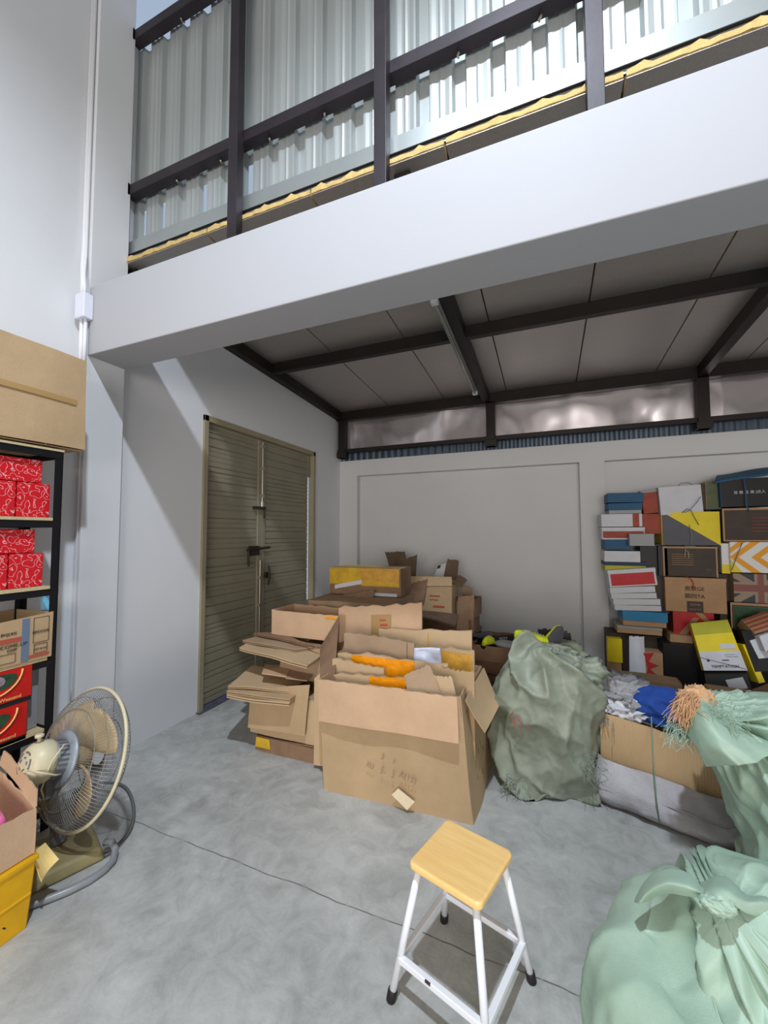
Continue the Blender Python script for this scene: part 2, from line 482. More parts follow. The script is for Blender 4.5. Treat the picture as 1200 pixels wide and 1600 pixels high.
# roof of insulated panels, seams every 0.81 m
k = 0; x = -2.92
seams = [-2.92, -2.07, -1.26, -.45, .36, 1.17, 1.98, 2.79, 3.6, XR]
for x0, x1 in zip(seams[:-1], seams[1:]):
    g = .006
    b = MB()
    y0, y1 = 1.95, YB + .25
    b.hexa([(x0 + g, y0, roof_z(y0)), (x1 - g, y0, roof_z(y0)), (x1 - g, y1, roof_z(y1)), (x0 + g, y1, roof_z(y1))],
           [(x0 + g, y0, roof_z(y0) + .003), (x1 - g, y0, roof_z(y0) + .003), (x1 - g, y1, roof_z(y1) + .012), (x0 + g, y1, roof_z(y1) + .012)])
    p = struct(b.build('ceiling', 'panel_skin'), 'dark foil-faced roof panel of the lean-to')
    # torn foam core with the wavy upper edge of the ribbed top sheet
    fm = MB(); top = []; n = 24
    for i in range(n + 1):
        xx = x0 + g + (x1 - x0 - 2 * g) * i / n
        ph = ((xx + 2.92) % .2025) / .2025
        rib = max(0, 1 - abs(ph - .5) / .16) * .028
        top.append((xx, rib * .8 + .026 + noise.noise(V(xx * 30, 1, 2)) * .006))
    vs = []
    for xx, t in top:
        for yy in (y0 + noise.noise(V(xx * 22, 3, 1)) * .008, y1): vs += [(xx, yy, roof_z(yy) + .013), (xx, yy, roof_z(yy) + .013 + t)]
    fs = []
    for i in range(n):
        a = i * 4; c = a + 4
        fs += [(a, c, c + 1, a + 1), (a + 1, c + 1, c + 3, a + 3), (a + 3, c + 3, c + 2, a + 2), (a, a + 2, c + 2, c)]
    fs += [(0, 1, 3, 2), (n * 4, n * 4 + 2, n * 4 + 3, n * 4 + 1)]
    fm.add(vs, fs); fm.build('foam_core', 'foam', p, label='yellow foam edge with ribs')
# dark strip closing the seams from above
b = MB(); y0, y1 = 1.97, YB + .25
b.hexa([(XL, y0, roof_z(y0) + .085), (XR, y0, roof_z(y0) + .085), (XR, y1, roof_z(y1) + .085), (XL, y1, roof_z(y1) + .085)],
       [(XL, y0, roof_z(y0) + .09), (XR, y0, roof_z(y0) + .09), (XR, y1, roof_z(y1) + .09), (XL, y1, roof_z(y1) + .09)])
struct(b.build('roof_sheet', 'seam_dark'))

b = MB(); b.box((-3.1, -3.2, 7.2), (XR, 2.1, 7.25)); struct(b.build('ceiling', 'flashing'), 'high sheet roof of the hall')
# corrugated upper wall: ribs every 0.2 m, with open slots at the ribs near the left end
YS = 2.04
def zig(x):  # rib profile depth at x
    ph = ((x + 2.92) % .2025) / .2025
    return 0.0
xs = []
x = -2.92
while x < XR - .1:
    base = x
    for fr in (0, .06, .12, .24, .30, .36, .64, .70, .76, .88, .94): xs.append(-2.92 + math.floor((base + 2.92 + 1e-6) / .2025) * .2025 + fr * .2025)
    x += .2025
xs = sorted(set(round(v, 4) for v in xs if v > -2.93))
def sheet_y(x):
    ph = ((x + 2.92) % .2025) / .2025
    d = 0.0
    if .299 < ph < .701: d = .034 if .359 < ph < .641 else (.0)
    else:
        d = .004 if (.05 < ph < .13 or .87 < ph < .95) else 0
    return YS + d
zl = [3.755, 3.83, 4.10, 5.42]
open_ribs = {-2.92 + .2025 * (i + .5): j for i, j in ((0, 1), (1, 1), (3, 1), (5, 1))}
b = MB(); nx = len(xs)
vs = []
for z in zl:
    for x in xs: vs.append((x, sheet_y(x) - (0.0), z))
fs = []
for j in range(len(zl) - 1):
    for i in range(nx - 1):
        xm = (xs[i] + xs[i + 1]) / 2
        if j == 1 and any(abs(xm - o) < .03 for o in open_ribs): continue
        fs.append((j * nx + i, j * nx + i + 1, (j + 1) * nx + i + 1, (j + 1) * nx + i))
b.add(vs, fs)
o = b.build('wall_upper', 'galvanised'); struct(o, 'ribbed galvanised steel sheeting above the beam')
sm = o.modifiers.new('solid', 'SOLIDIFY'); sm.thickness = .0015
b = MB(); b.box((XL, 1.985, 3.655), (XR, 1.992, 3.80)); b.box((XL, 1.985, 3.655), (XR, 2.06, 3.661)); struct(b.build('trim_1', 'flashing'), 'flat grey metal flashing under the ribbed sheets')

# steel frame in front of the sheeting
POSTS = (-1.805, -.79, .238, 1.27, 2.3, 3.33)
for x in POSTS:
    b = MB(); b.box((x - .036, 1.89, ZB1), (x + .036, 1.95, 7.2)); struct(b.build('trim_2', 'dark_steel', bevel=.003), 'dark steel post standing on the beam')
for z in (4.18, 5.42):
    b = MB(); b.box((XC - .04, 1.951, z - .04), (XR, 2.02, z + .036)); b.box((XC - .05, 1.935, z - .05), (XC - .0, 1.955, z + .045))
    struct(b.build('trim_3', 'dark_steel', bevel=.003), 'dark steel rail across the posts')
# hook bolts hanging at the ribs below each rail
for z in (4.18, 5.42):
    for i in range(2, 18):
        x = -2.92 + .2025 * (i + .5)
        if i % 2: continue
        bb = MB(); bb.tube([(x, 2.025, z - .035), (x, 2.0, z - .055), (x + .01, 1.985, z - .06)], .006, 6)
        struct(bb.build('trim_4', 'bolt_steel'))

# lean-to frame
def bar(name, p, q, wdt, h, mt='roof_steel', label=None):
    p = V(*p); q = V(*q); d = (q - p).normalized(); s = d.cross(V(0, 0, 1)).normalized() * wdt / 2; u = V(0, 0, 1) * h
    bb = MB(); bb.hexa([p - s, p + s, q + s, q - s], [p - s + u, p + s + u, q + s + u, q - s + u])
    return struct(bb.build(name, mt, bevel=.003), label)
def rz(y, d): return roof_z(y) - d
for x in (-2.875, -.705, 1.60, 3.8):
    wd = .09
    bar('trim_5', (x, 2.0, rz(2.0, .12)), (x, YB, rz(YB, .12)), wd, .118, label='dark steel rafter under the lean-to roof')
for y in (3.66,):
    bar('trim_6', (XL, y, rz(y, .11)), (XR, y, rz(y, .11)), .07, .108, label='dark steel purlin under the lean-to roof')
bar('trim_6', (XL, 5.31, rz(5.31, .135)), (XR, 5.31, rz(5.31, .135)), .08, .133, label='dark steel eaves rail above the back wall')
bar('trim_6', (XL, 5.33, 2.80), (XR, 5.33, 2.80), .05, .055, label='dark steel lower rail above the back wall')
for x in (-2.83, -.655, 1.60, 3.8):
    b = MB(); b.box((x - .055, 5.27, 2.72), (x + .055, 5.36, 3.30)); b.box((x - .075, 5.26, 2.72), (x + .075, 5.36, 2.80))
    struct(b.build('trim_7', 'roof_steel', bevel=.003), 'short dark steel post on the back wall')
b = MB(); 
xs2 = [XL + i * .025 for i in range(int((XR - XL) / .025) + 1)]
vs = [(x, 5.44 + (.012 if (i // 2) % 2 else 0), z) for z in (2.66, 3.3) for i, x in enumerate(xs2)]
n = len(xs2); b.add(vs, [(i, i + 1, n + i + 1, n + i) for i in range(n - 1)])
struct(b.build('wall_upper_back', 'strip_sheet'), 'narrow band of dark ribbed sheet over the back wall')

# wrinkled silver foil behind the posts
def foil(x0, x1, seed):
    bb = MB(); nu, nv = 150, 26; vs = []
    for j in range(nv + 1):
        for i in range(nu + 1):
            u = i / nu; v = j / nv
            x = x0 + (x1 - x0) * u; z = 2.845 + .55 * v
            q = V(x * 1.1, z * 1.5, seed)
            d = noise.noise(q) * .07 + noise.noise(V(x * 3.1, z * 2.2, seed + 5)) * .022 + noise.noise(V(x * 6.5, z * 4.5, seed + 9)) * .005
            edge = min(1, min(u, 1 - u) * 14)
            vs.append((x, 5.385 + d * edge - .0, z))
    W = nu + 1
    bb.add(vs, [(j * W + i, j * W + i + 1, (j + 1) * W + i + 1, (j + 1) * W + i) for j in range(nv) for i in range(nu)])
    return bb.build('foil_insulation', 'foil', smooth=True)
for (x0, x1, lb) in ((-2.80, -.69, 'wrinkled silver foil sheet between the corner and the middle short post'), (-.64, 1.57, 'long wrinkled silver foil sheet between the middle and right short posts'), (1.63, 3.8, 'wrinkled silver foil sheet right of the right short post')):
    tag(foil(x0, x1, x0 * 3.3), lb, 'insulation', 'silver foil sheets above the back wall')

# steel double door
dr = empty('door', (XL, (DY0 + DY1) / 2, 0), 'beige grooved steel double door in the left wall', 'door')
dr.name = 'door_1'; del dr['category']; dr['kind'] = 'structure'
b = MB()
b.box((XL - .10, DY0, 0), (XL + .022, DY0 + .05, DZ)); b.box((XL - .060, DY1 - .045, 0), (XL + .022, DY1, DZ)); b.box((XL - .10, DY0, DZ - .055), (XL + .022, DY1, DZ))
b.build('door_frame', 'door_frame', dr, bevel=.003, label='beige steel frame')
YM = 3.62
def leaf(y0, y1, z0, z1, seed, name):
    """grooved leaf: horizontal louvre lines in one mesh"""
    bb = MB(); vs = []; fs = []; rnd = random.Random(seed)
    z = z0; prof = []
    while z < z1 - .03:
        h = rnd.choice((.045, .05, .05, .085))
        h = min(h, z1 - z)
        dd = rnd.choice((.004, .009, .009, .012))
        prof += [(z, 0), (z + h - .012, 0), (z + h - .009, -dd), (z + h - .002, -dd)]
        z += h
    prof.append((z1, 0))
    for zz, d in prof: vs += [(XL - .035 + d, y0, zz), (XL - .035 + d, y1, zz)]
    for i in range(len(prof) - 1): fs.append((2 * i, 2 * i + 1, 2 * i + 3, 2 * i + 2))
    bb.add(vs, fs)
    bb.box((XL - .062, y0, z0), (XL - .050, y1, z1))
    lf = bb.build(name, 'door_paint', dr, label='grooved beige leaf')
    return lf
l1 = leaf(DY0 + .052, YM - .03, .03, DZ - .057, 3, 'leaf')
l2 = leaf(YM + .03, DY1 - .105, .03, DZ - .057, 8, 'leaf')
for l, yy in ((l1, YM - .032), (l2, YM + .032)):
    bb = MB(); bb.box((XL - .06, yy - .03, .02), (XL - .022, yy + .028, DZ - .058)); bb.build('stile', 'door_paint', l, bevel=.002)
b = MB(); b.box((XL - .06, DY1 - .108, 2.35), (XL - .03, DY1 - .044, DZ - .05)); b.box((XL - .06, DY1 - .108, .03), (XL - .03, DY1 - .044, .72)); b.build('hinge_strip', 'door_paint', dr)
b = MB(); b.tube([(XL - .008, YM - .01, 1.90), (XL - .008, YM - .01, DZ - .08)], .008, 8); b.tube([(XL - .008, YM - .01, 1.86), (XL - .008, YM - .01, 1.95)], .016, 8)
for z in (2.0, 2.3, 2.55): b.box((XL - .03, YM - .03, z), (XL + .002, YM + .01, z + .03))
b.build('tower_bolt', 'bolt_steel', dr, label='bright vertical bolt rod')
b = MB(); b.tube([(XL - .008, YM - .03, .3), (XL - .008, YM - .03, 1.3)], .007, 8)
for z in (.4, .8, 1.1): b.box((XL - .03, YM - .045, z), (XL + .002, YM - .01, z + .03))
b.build('tower_bolt', 'bolt_steel', dr)
b = MB(); b.tube([(XL + .012, YM - .26, 1.42), (XL + .012, YM + .10, 1.44)], .014, 8); b.tube([(XL + .012, YM - .24, 1.42), (XL + .016, YM - .25, 1.34), (XL + .016, YM - .245, 1.25)], .013, 8)
b.box((XL - .03, YM - .20, 1.36), (XL + .004, YM - .06, 1.46)); b.build('slide_bolt', 'dark_iron', dr, bevel=.002, label='dark sliding bolt')
b = MB(); b.box((XL - .03, YM + .02, 1.86), (XL + .02, YM - .14, 1.89)); b.tube([(XL + .01, YM - .0, 1.87), (XL + .014, YM + .0, 1.76)], .012, 8); b.build('latch', 'dark_iron', dr)
b = MB(); b.tube([(XL + .015, YM + .08, 1.24), (XL + .03, YM + .08, 1.15), (XL + .015, YM + .08, 1.02)], .012, 8); b.box((XL - .03, YM + .05, 1.1), (XL + .012, YM + .12, 1.16)); b.build('door_handle', 'dark_iron', dr)
b = MB(); b.patch((XL - .11, DY0, .006), (XL + .05, DY0 - .02, .006), (XL + .035, DY1, .006), (XL - .11, DY1, .006), th=.004, nu=4, nv=30, warp=.004, freq=12); struct(b.build('threshold', 'threshold_grime'), 'grimy dark threshold strip')

# conduit and box at the corner of the column
c = empty('conduit', (-2.9, 1.67, 0), 'white conduit pipes running up the corner of the white column to a junction box', 'pipe')
b = MB()
b.tube([(-2.905, 1.685, 7.1), (-2.905, 1.685, 3.55), (-2.895, 1.675, 3.42), (-2.86, 1.66, 3.28), (-2.86, 1.66, 3.2)], .013, 10); b.build('pipe', 'pvc_white', c, smooth=True)
b = MB(); b.tube([(-2.880, 1.685, 7.1), (-2.880, 1.685, 3.5), (-2.862, 1.67, 3.35), (-2.835, 1.66, 3.25), (-2.835, 1.66, 3.2)], .010, 10); b.build('pipe', 'pvc_white', c, smooth=True)
b = MB(); b.tube([(-2.862, 1.665, 3.05), (-2.862, 1.665, 2.62)], .013, 10); b.build('pipe', 'pvc_white', c, smooth=True)
b = MB(); b.tube([(-2.835, 1.672, 3.05), (-2.835, 1.672, 2.66)], .011, 10); b.build('pipe', 'pvc_white', c, smooth=True)
b = MB(); b.box((-2.895, 1.635, 3.03), (-2.80, 1.70, 3.20)); b.build('junction_box', 'junction_white', c, bevel=.008, label='small rounded white box')
b = MB(); pts = [(-2.872 + noise.noise(V(z * 3, 1, 0)) * .012, 1.692, z) for z in [2.6 - i * .08 for i in range(27)]]; b.tube(pts, .0035, 6)
tag(b.build('cable', 'pvc_white', smooth=True), 'thin wavy white cable hanging down the front of the column', 'cable')

# fluorescent batten under the roof
fl = empty('batten_light', (-.77, 3.8, 3.38), 'slim unlit batten light fixed beside the middle rafter', 'light')
def rb(y): return rz(y, .145)
p0, p1 = V(-.775, 2.93, rb(2.93)), V(-.775, 4.86, rb(4.86))
b = MB(); s = V(.026, 0, 0); u = V(0, 0, .035); b.hexa([p0 - s, p0 + s, p1 + s, p1 - s], [p0 - s + u, p0 + s + u, p1 + s + u, p1 - s + u]); b.build('housing', 'tube_glass', fl, bevel=.004)
b = MB(); dz = V(0, 0, -.016); b.tube([p0 + dz + V(0, .05, 0), p1 + dz - V(0, .05, 0)], .013, 12); b.build('tube', 'tube_glass', fl, smooth=True)
for p, q in ((p0, .0), (p1, -.05)):
    b = MB(); b.box((p.x - .028, p.y + q, p.z - .03), (p.x + .028, p.y + q + .05, p.z + .02)); b.build('end_cap', 'pvc_white', fl, bevel=.004)

# ================================================================ THE THINGS
def carton(name, label, cat, loc, rz, w, d, h, m='cardboard', t=.006, wall_h=None, bulge=.008, flaps=(), closed=False, group=None, base=True, seed=0, tape=None, inner=None):
    """box with local origin at the middle of its base; walls front (-y), right, back, left"""
    root = empty(name, loc, label, cat, group, rz)
    x, y = w / 2, d / 2
    hs = wall_h or (h, h, h, h)
    c = [(-x, -y), (x, -y), (x, y), (-x, y)]
    b = MB()
    for k in range(4):
        a, e = c[k], c[(k + 1) % 4]; hh = hs[k]
        b.patch((a[0], a[1], 0), (e[0], e[1], 0), (e[0], e[1], hh), (a[0], a[1], hh), th=t, nu=14, nv=8, warp=bulge, seed=seed + k, rag=0 if closed else .006, bend=bulge * .7)
    if base: b.box((-x, -y, 0), (x, y, t))
    if closed: b.patch((-x, -y, h), (x, -y, h), (x, y, h), (-x, y, h), th=t, nu=10, nv=8, warp=bulge, seed=seed + 9)
    b.build('body', m, root, local=True)
    for k, ln, ang, skew in flaps:   # wall index, length, angle out from vertical, taper
        a, e = V(*c[k], hs[k]), V(*c[(k + 1) % 4], hs[k])
        out = V(e.y - a.y, a.x - e.x, 0).normalized()
        dr_ = (V(0, 0, 1) * math.cos(R(ang)) + out * math.sin(R(ang))) * ln
        al = (e - a).normalized()
        o_ = out * .004
        b = MB(); b.patch(a + o_, e + o_, e + o_ + dr_ - al * skew, a + o_ + dr_ + al * skew, th=t, nu=12, nv=4, warp=.008, seed=seed + 20 + k, rag=.008)
        b.build('flap', inner or m, root, local=True)
    if tape:
        b = MB(); w2 = tape[1]
        b.box((-w2, -y - .004, h * .55), (w2, -y + .002, h + .005)); b.box((-w2, -y, h + .003), (w2, y, h + .006))
        b.build('tape', tape[0], root, local=True)
    return root

def board(label, p00, p10, p11, p01, m='cardboard', th=.007, seed=0, warp=.012, rag=.014, group='flattened cartons', ply=True, extra=(), name='flattened_carton', cat='cardboard', ctr=None, bend=0, crease=True):
    """a flattened carton: two plies; extra parts are (name, material, u0, u1, v0, v1[, label]) areas of its face"""
    P = [V(*p) for p in (p00, p10, p11, p01)]
    base = (P[0] + P[1] + P[2] + P[3]) / 4
    root = empty(name, base, label, cat, group)
    nr = (P[1] - P[0]).cross(P[3] - P[0]).normalized()
    toward = (cam_loc - base)
    if nr.dot(toward) < 0: nr = -nr
    b = MB(); b.patch(*P, th=th, nu=14, nv=8, warp=warp, seed=seed, rag=rag, bend=bend)
    b.build('front_ply', m, root)
    if ply:
        Q = [p - nr * (th + .005) for p in P]
        b = MB(); b.patch(*Q, th=th * .8, nu=14, nv=8, warp=warp, seed=seed, rag=rag * 1.6, bend=bend)
        b.build('back_ply', m, root)
    def pt(u, v): return P[0] * (1 - u) * (1 - v) + P[1] * u * (1 - v) + P[2] * u * v + P[3] * (1 - u) * v
    for e in extra:
        nm, mm, u0, u1, v0, v1 = e[:6]
        off = nr * (th * .5 + .005)
        b = MB(); b.patch(pt(u0, v0) + off, pt(u1, v0) + off, pt(u1, v1) + off, pt(u0, v1) + off, th=.0025, nu=14, nv=8, warp=warp * .8, seed=seed, freq=3.0)
        b.build(nm, mm, root, label=(e[6] if len(e) > 6 else None))
    return root

# ---------------------------------------------------------------- big open carton in the middle
BX0, BX1, BY0, BY1, BH = -1.345, -.425, 2.28, 2.93, .665
big = empty('carton', (-.885, 2.6, 0), 'large open tan carton with handwriting, packed with flattened cartons', 'box')
b = MB()
def tp(x): return .015 if x > -.9 else -.03
A_, B_, C_, D_ = (-1.325, 2.262, 0), (-.41, 2.30, 0), (-.385, 2.94, 0), (-1.30, 2.93, 0)
At, Bt, Ct, Dt = (-1.375, 2.28, .665), (-.475, 2.27, .690), (-.455, 2.93, .66), (-1.36, 2.93, .66)
b.patch(A_, B_, Bt, At, th=.008, nu=20, nv=12, warp=.014, seed=2, rag=.012)
b.patch(B_, C_, Ct, Bt, th=.008, nu=12, nv=12, warp=.016, seed=4, rag=.01)
b.patch(C_, D_, Dt, Ct, th=.008, nu=12, nv=8, warp=.01, seed=5)
b.patch(D_, A_, At, Dt, th=.008, nu=12, nv=8, warp=.01, seed=6)
b.hexa([(-1.32, 2.27, .002), (-.41, 2.30, .002), (-.39, 2.93, .002), (-1.30, 2.93, .002)], [(-1.32, 2.27, .01), (-.41, 2.30, .01), (-.39, 2.93, .01), (-1.30, 2.93, .01)])
b.build('body', 'cardboard', big, smooth=False)
b = MB(); b.patch((-1.345, 2.232, .428), (-.468, 2.215, .462), (-.482, 2.262, .692), (-1.378, 2.268, .668), th=.007, nu=24, nv=6, warp=.02, seed=7, rag=.012)
b.build('flap', 'cardboard_pink', big, label='pinkish front flap folded down outside')
b = MB(); b.patch((-.448, 2.32, .655), (-.432, 2.90, .66), at(781, 1100, 2.72), at(757, 1145, 2.42), th=.007, nu=10, nv=8, warp=.015, seed=8)
b.build('flap', 'cardboard_tan', big, label='side flap hanging outwards')
rs = random.Random(12); b = MB()
for k in range(34):   # dirty scuffs on the right side
    y_ = 2.45 + .40 * rs.random(); z_ = .10 + .38 * rs.random() * (1 if k % 3 else .5); x_ = -.411 + .03 * (y_ - 2.3) / .64 - .055 * z_ / .665
    a_ = rs.uniform(1.0, 2.1); l_ = rs.uniform(.008, .035)
    b.tube([(x_ + .0085, y_, z_), (x_ + .0085 - .08 * l_ * math.sin(a_), y_ + l_ * math.cos(a_), z_ + l_ * math.sin(a_))], .0011, 4)
o = b.build('scuff', 'cardboard_dark', big); o['kind'] = 'stuff'
def on_front(px, py):   # a point on the front face of the big carton
    return at(px, py, 2.25)
for s_, px, py, sz, rt in (('2', 598, 1183, .042, 8), ('ʌ', 616, 1190, .036, 5), ('AU', 578, 1197, .038, 8), ('2-', 598, 1206, .040, 12), ('2', 614, 1212, .040, 14), ('A(12)', 637, 1216, .046, 10)):
    q = at(px, py, 2.245)
    text(s_, sz, 'pencil_ink', big, q, (R(90), R(rt), R(2)), name='handwriting', ext=.0004)
b = MB(); q = [at(622, 1232, 2.243), at(648, 1253, 2.243), at(636, 1266, 2.243), at(612, 1242, 2.243)]
b.prism(q, (0, .002, 0)); b.build('label', 'paper_label', big, label='cream paper label')
b = MB(); b.patch(at(735, 1095, 2.264), at(738, 1095, 2.264), at(747, 1285, 2.30) , at(744, 1285, 2.30), th=.002, nu=2, nv=8, warp=0)

g1 = 'flattened cartons standing in the big open carton'
def stand(label, Y0, Y1, tl, tr, z0=.08, **k):
    """upright sheet: top corners measured at depth Y1, foot at Y0"""
    a, c = at(*tl, Y1), at(*tr, Y1)
    return board(label, (a.x, Y0, z0), (c.x, Y0, z0), c, a, group=g1, **k)
stand('tall flattened carton with red print and orange tape, rearmost in the big carton', 2.84, 2.86, (529, 949), (659, 943), m='cardboard_pink', seed=31, extra=(('tape', 'orange_tape', .32, .68, .72, .77, 'strip of orange tape'), ('tape', 'clear_tape', .42, .66, .77, .93, 'brown tape'), ('print', 'red_ink', .53, .62, .84, .86), ('print', 'red_ink', .52, .60, .88, .895), ('print', 'red_ink', .54, .62, .80, .81)))
stand('wide tan flattened carton sticking up at the right rear of the big carton', 2.78, 2.79, (592, 982), (737, 987), m='cardboard_tan', seed=32, extra=(('tape', 'amber_tape', .55, .56, .80, .98),))
stand('flattened carton faced with wide amber tape at the right side of the big carton', 2.66, 2.67, (682, 1010), (741, 1018), m='cardboard', seed=33, extra=(('tape', 'amber_tape', .15, .95, .6, .97, 'wide amber tape'),))
stand('greyish flattened carton with a rough top edge behind the orange-taped ones', 2.62, 2.62, (538, 988), (648, 1004), m='cardboard_taupe', seed=34, extra=(('crease', 'cardboard_brown', .90, .91, .5, .99),))
b = MB(); b.patch(at(646, 1040, 2.60), at(690, 1045, 2.60), at(688, 1012, 2.58), at(648, 1012, 2.60), th=.006, nu=10, nv=8, warp=.03, seed=3, freq=14)
tag(b.build('plastic_bag', 'white_plastic', smooth=True), 'crumpled white and pale blue plastic bag tucked among the flattened cartons', 'bag')
stand('long flattened carton crossed by glossy orange tape', 2.50, 2.51, (529, 1018), (700, 1037), m='cardboard_tan', seed=35, warp=.02, extra=(('tape', 'orange_tape', .14, .72, .76, .99, 'rippled glossy orange tape'),))
stand('short flattened carton standing at the right of the orange tape', 2.46, 2.47, (690, 1044), (741, 1050), m='cardboard', seed=36)
stand('narrow flattened carton at the left wall of the big carton', 2.42, 2.43, (520, 1028), (600, 1044), m='cardboard_tan', seed=37)
stand('low flattened carton with a bright orange tape patch just behind the front flap', 2.35, 2.36, (522, 1052), (662, 1062), m='cardboard_tan', seed=38, extra=(('tape', 'orange_tape', .42, .82, .70, 1.0, 'bright orange tape patch'),))
board('torn brown carton flap tilted above the front fold of the big carton', at(636, 1078, 2.32), at(690, 1086, 2.32), at(672, 1040, 2.38), at(632, 1056, 2.38), m='cardboard_taupe', seed=39, ply=False, group=g1, name='cardboard_flap')
board('small pale torn carton piece at the right front of the big carton', at(685, 1086, 2.34), at(712, 1086, 2.34), at(706, 1058, 2.36), at(676, 1056, 2.36), m='cardboard_tan', seed=40, ply=False, group=g1, name='cardboard_flap')

# ---------------------------------------------------------------- left stack
carton('crushed_carton', 'squashed carton with yellow tape at the foot of the left stack', 'box', (-1.74, 2.78, 0), R(1), .60, .6, .10, m='cardboard_brown', closed=True, seed=50, bulge=.012)
for k, (x0, x1) in enumerate(((-2.035, -1.90), (-1.53, -1.43))):
    b = MB(); b.patch((x0, 2.466, .03), (x1, 2.466, .03), (x1 - .01, 2.466, .10), (x0 + .01, 2.466, .10), th=.003, nu=6, nv=3, warp=.004)
    o = b.build('tape', 'yellow_tape', bpy.data.objects['crushed_carton'], label='yellow tape')
cl = carton('carton', 'plain worn carton carrying flat sheets, low in the left stack', 'box', (-1.775, 2.80, .112), R(1.5), .66, .60, .30, m='cardboard_tan', seed=52, closed=True, bulge=.014)
b = MB(); b.patch(at(388, 1135, 2.45), at(474, 1150, 2.45), at(482, 1070, 2.46), at(392, 1075, 2.46), th=.006, nu=10, nv=6, warp=.01, seed=4)
b.build('flap', 'cardboard', cl, label='flap hanging over the front')
b = MB(); b.patch(at(488, 1195, 2.42), at(520, 1200, 2.42), at(522, 1030, 2.46), at(489, 1060, 2.46), th=.006, nu=6, nv=10, warp=.012, seed=5)
b.build('flap', 'cardboard_tan', cl, label='long side flap hanging down')
g2 = 'flattened cartons lying on the left stack'
def lie(label, fl, fr, br, bl, z, dzr=0, m='cardboard', seed=0, group=g2, **k):
    q = [atz(*fl, z), atz(*fr, z), atz(*br, z + dzr), atz(*bl, z + dzr)]
    return board(label, *q, m=m, seed=seed, group=group, **k)
lie('lowest lying flattened carton on the left stack', (354, 1087), (452, 1101), (492, 1063), (396, 1050), .425, m='cardboard_tan', seed=61, rag=.01, th=.01)
lie('middle lying flattened carton of the lower three on the left stack', (354, 1081), (453, 1094), (490, 1064), (396, 1046), .45, m='cardboard', seed=62, rag=.01, th=.008)
lie('topmost of the lower three lying flattened cartons on the left stack', (356, 1072), (452, 1079), (485, 1058), (394, 1040), .478, m='cardboard_tan', seed=63, rag=.01, th=.006)
lie('small lying carton flap between the two layers of the left stack', (409, 1053), (447, 1057), (456, 1041), (414, 1038), .56, m='cardboard_pink', seed=64, ply=False, name='cardboard_flap')
lie('square lying carton flap at the right between the two layers of the left stack', (446, 1059), (480, 1063), (500, 1040), (456, 1038), .56, m='cardboard_taupe', seed=65, ply=False, name='cardboard_flap')
carton('carton', 'dim carton holding up the upper sheets of the left stack', 'box', (-1.70, 2.83, .5), R(-2), .46, .42, .17, m='cardboard_taupe', seed=66, closed=True, bulge=.01)
lie('widest upper flattened carton lying on the left stack', (374, 1012), (480, 1041), (512, 1017), (400, 996), .69, m='cardboard_tan', seed=67, rag=.01, th=.01)
lie('greyish flattened carton lying second from the top of the left stack', (379, 1000), (462, 1016), (510, 1008), (420, 990), .715, m='cardboard_taupe', seed=68, rag=.01)
lie('dark topmost flattened carton lying at the foot of the upright carton', (396, 990), (460, 1003), (500, 1012), (430, 988), .74, dzr=.01, m='cardboard_brown', seed=69)
c5 = carton('carton', 'upright open carton on top of the left stack', 'box', (-1.83, 2.95, .755), R(-2), .66, .30, .20, m='cardboard_pink', seed=70, bulge=.008)
b = MB(); b.box((.20, -.158, .0), (.325, -.152, .2)); b.build('side_panel', 'cardboard_tan', c5, local=True); b = MB(); b.box((.205, -.162, .175), (.32, -.156, .192)); b.build('tape', 'orange_tape', c5, local=True)
board('slanting flattened carton leaning between the left stack and the big carton', at(500, 1062, 2.35), at(522, 1075, 2.30), at(530, 962, 2.75), at(500, 1012, 2.72), m='cardboard_brown', seed=71, group=g2)

# ---------------------------------------------------------------- cartons behind
carton('carton', 'wide dull carton behind the left stack, mostly hidden', 'box', (-1.66, 3.55, 0), R(2), .80, .7, .985, m='cardboard_taupe', seed=80, closed=True, bulge=.01)
yc = carton('carton', 'carton wound in yellow packing tape standing above the left stack', 'box', (-1.67, 3.75, .995), R(2), .74, .34, .255, m='cardboard_brown', seed=82, closed=True, bulge=.006)
b = MB(); b.box((-.368, -.185, .10), (-.03, -.175, .256)); b.box((-.374, -.18, .10), (-.366, .17, .256)); b.build('tape', 'yellow_tape', yc, local=True, label='broad yellow tape')
b = MB(); b.box((-.03, -.182, .09), (.36, -.174, .256)); b.build('tape', 'amber_tape', yc, local=True)
b = MB(); b.box((-.03, -.186, .10), (.36, -.176, .135)); b.box((-.37, -.176, .256), (.365, .17, .261)); b.build('tape', 'yellow_tape', yc, local=True)
b = MB(); b.patch((-.31, -.19, .05), (-.02, -.19, .11), (-.02, -.19, .15), (-.31, -.19, .09), th=.003, warp=.004); b.build('label', 'white_label', yc, local=True, label='crumpled pale plastic strip')
b = MB(); b.box((.06, -.186, .0), (.34, -.178, .03)); b.build('label', 'white_label', yc, local=True)
board('carton flap leaning below the yellow taped carton', at(520, 950, 3.45), at(582, 950, 3.45), at(585, 922, 3.5), at(520, 932, 3.5), m='cardboard_brown', seed=84, ply=False, group='loose cardboard at the back', name='cardboard_flap')

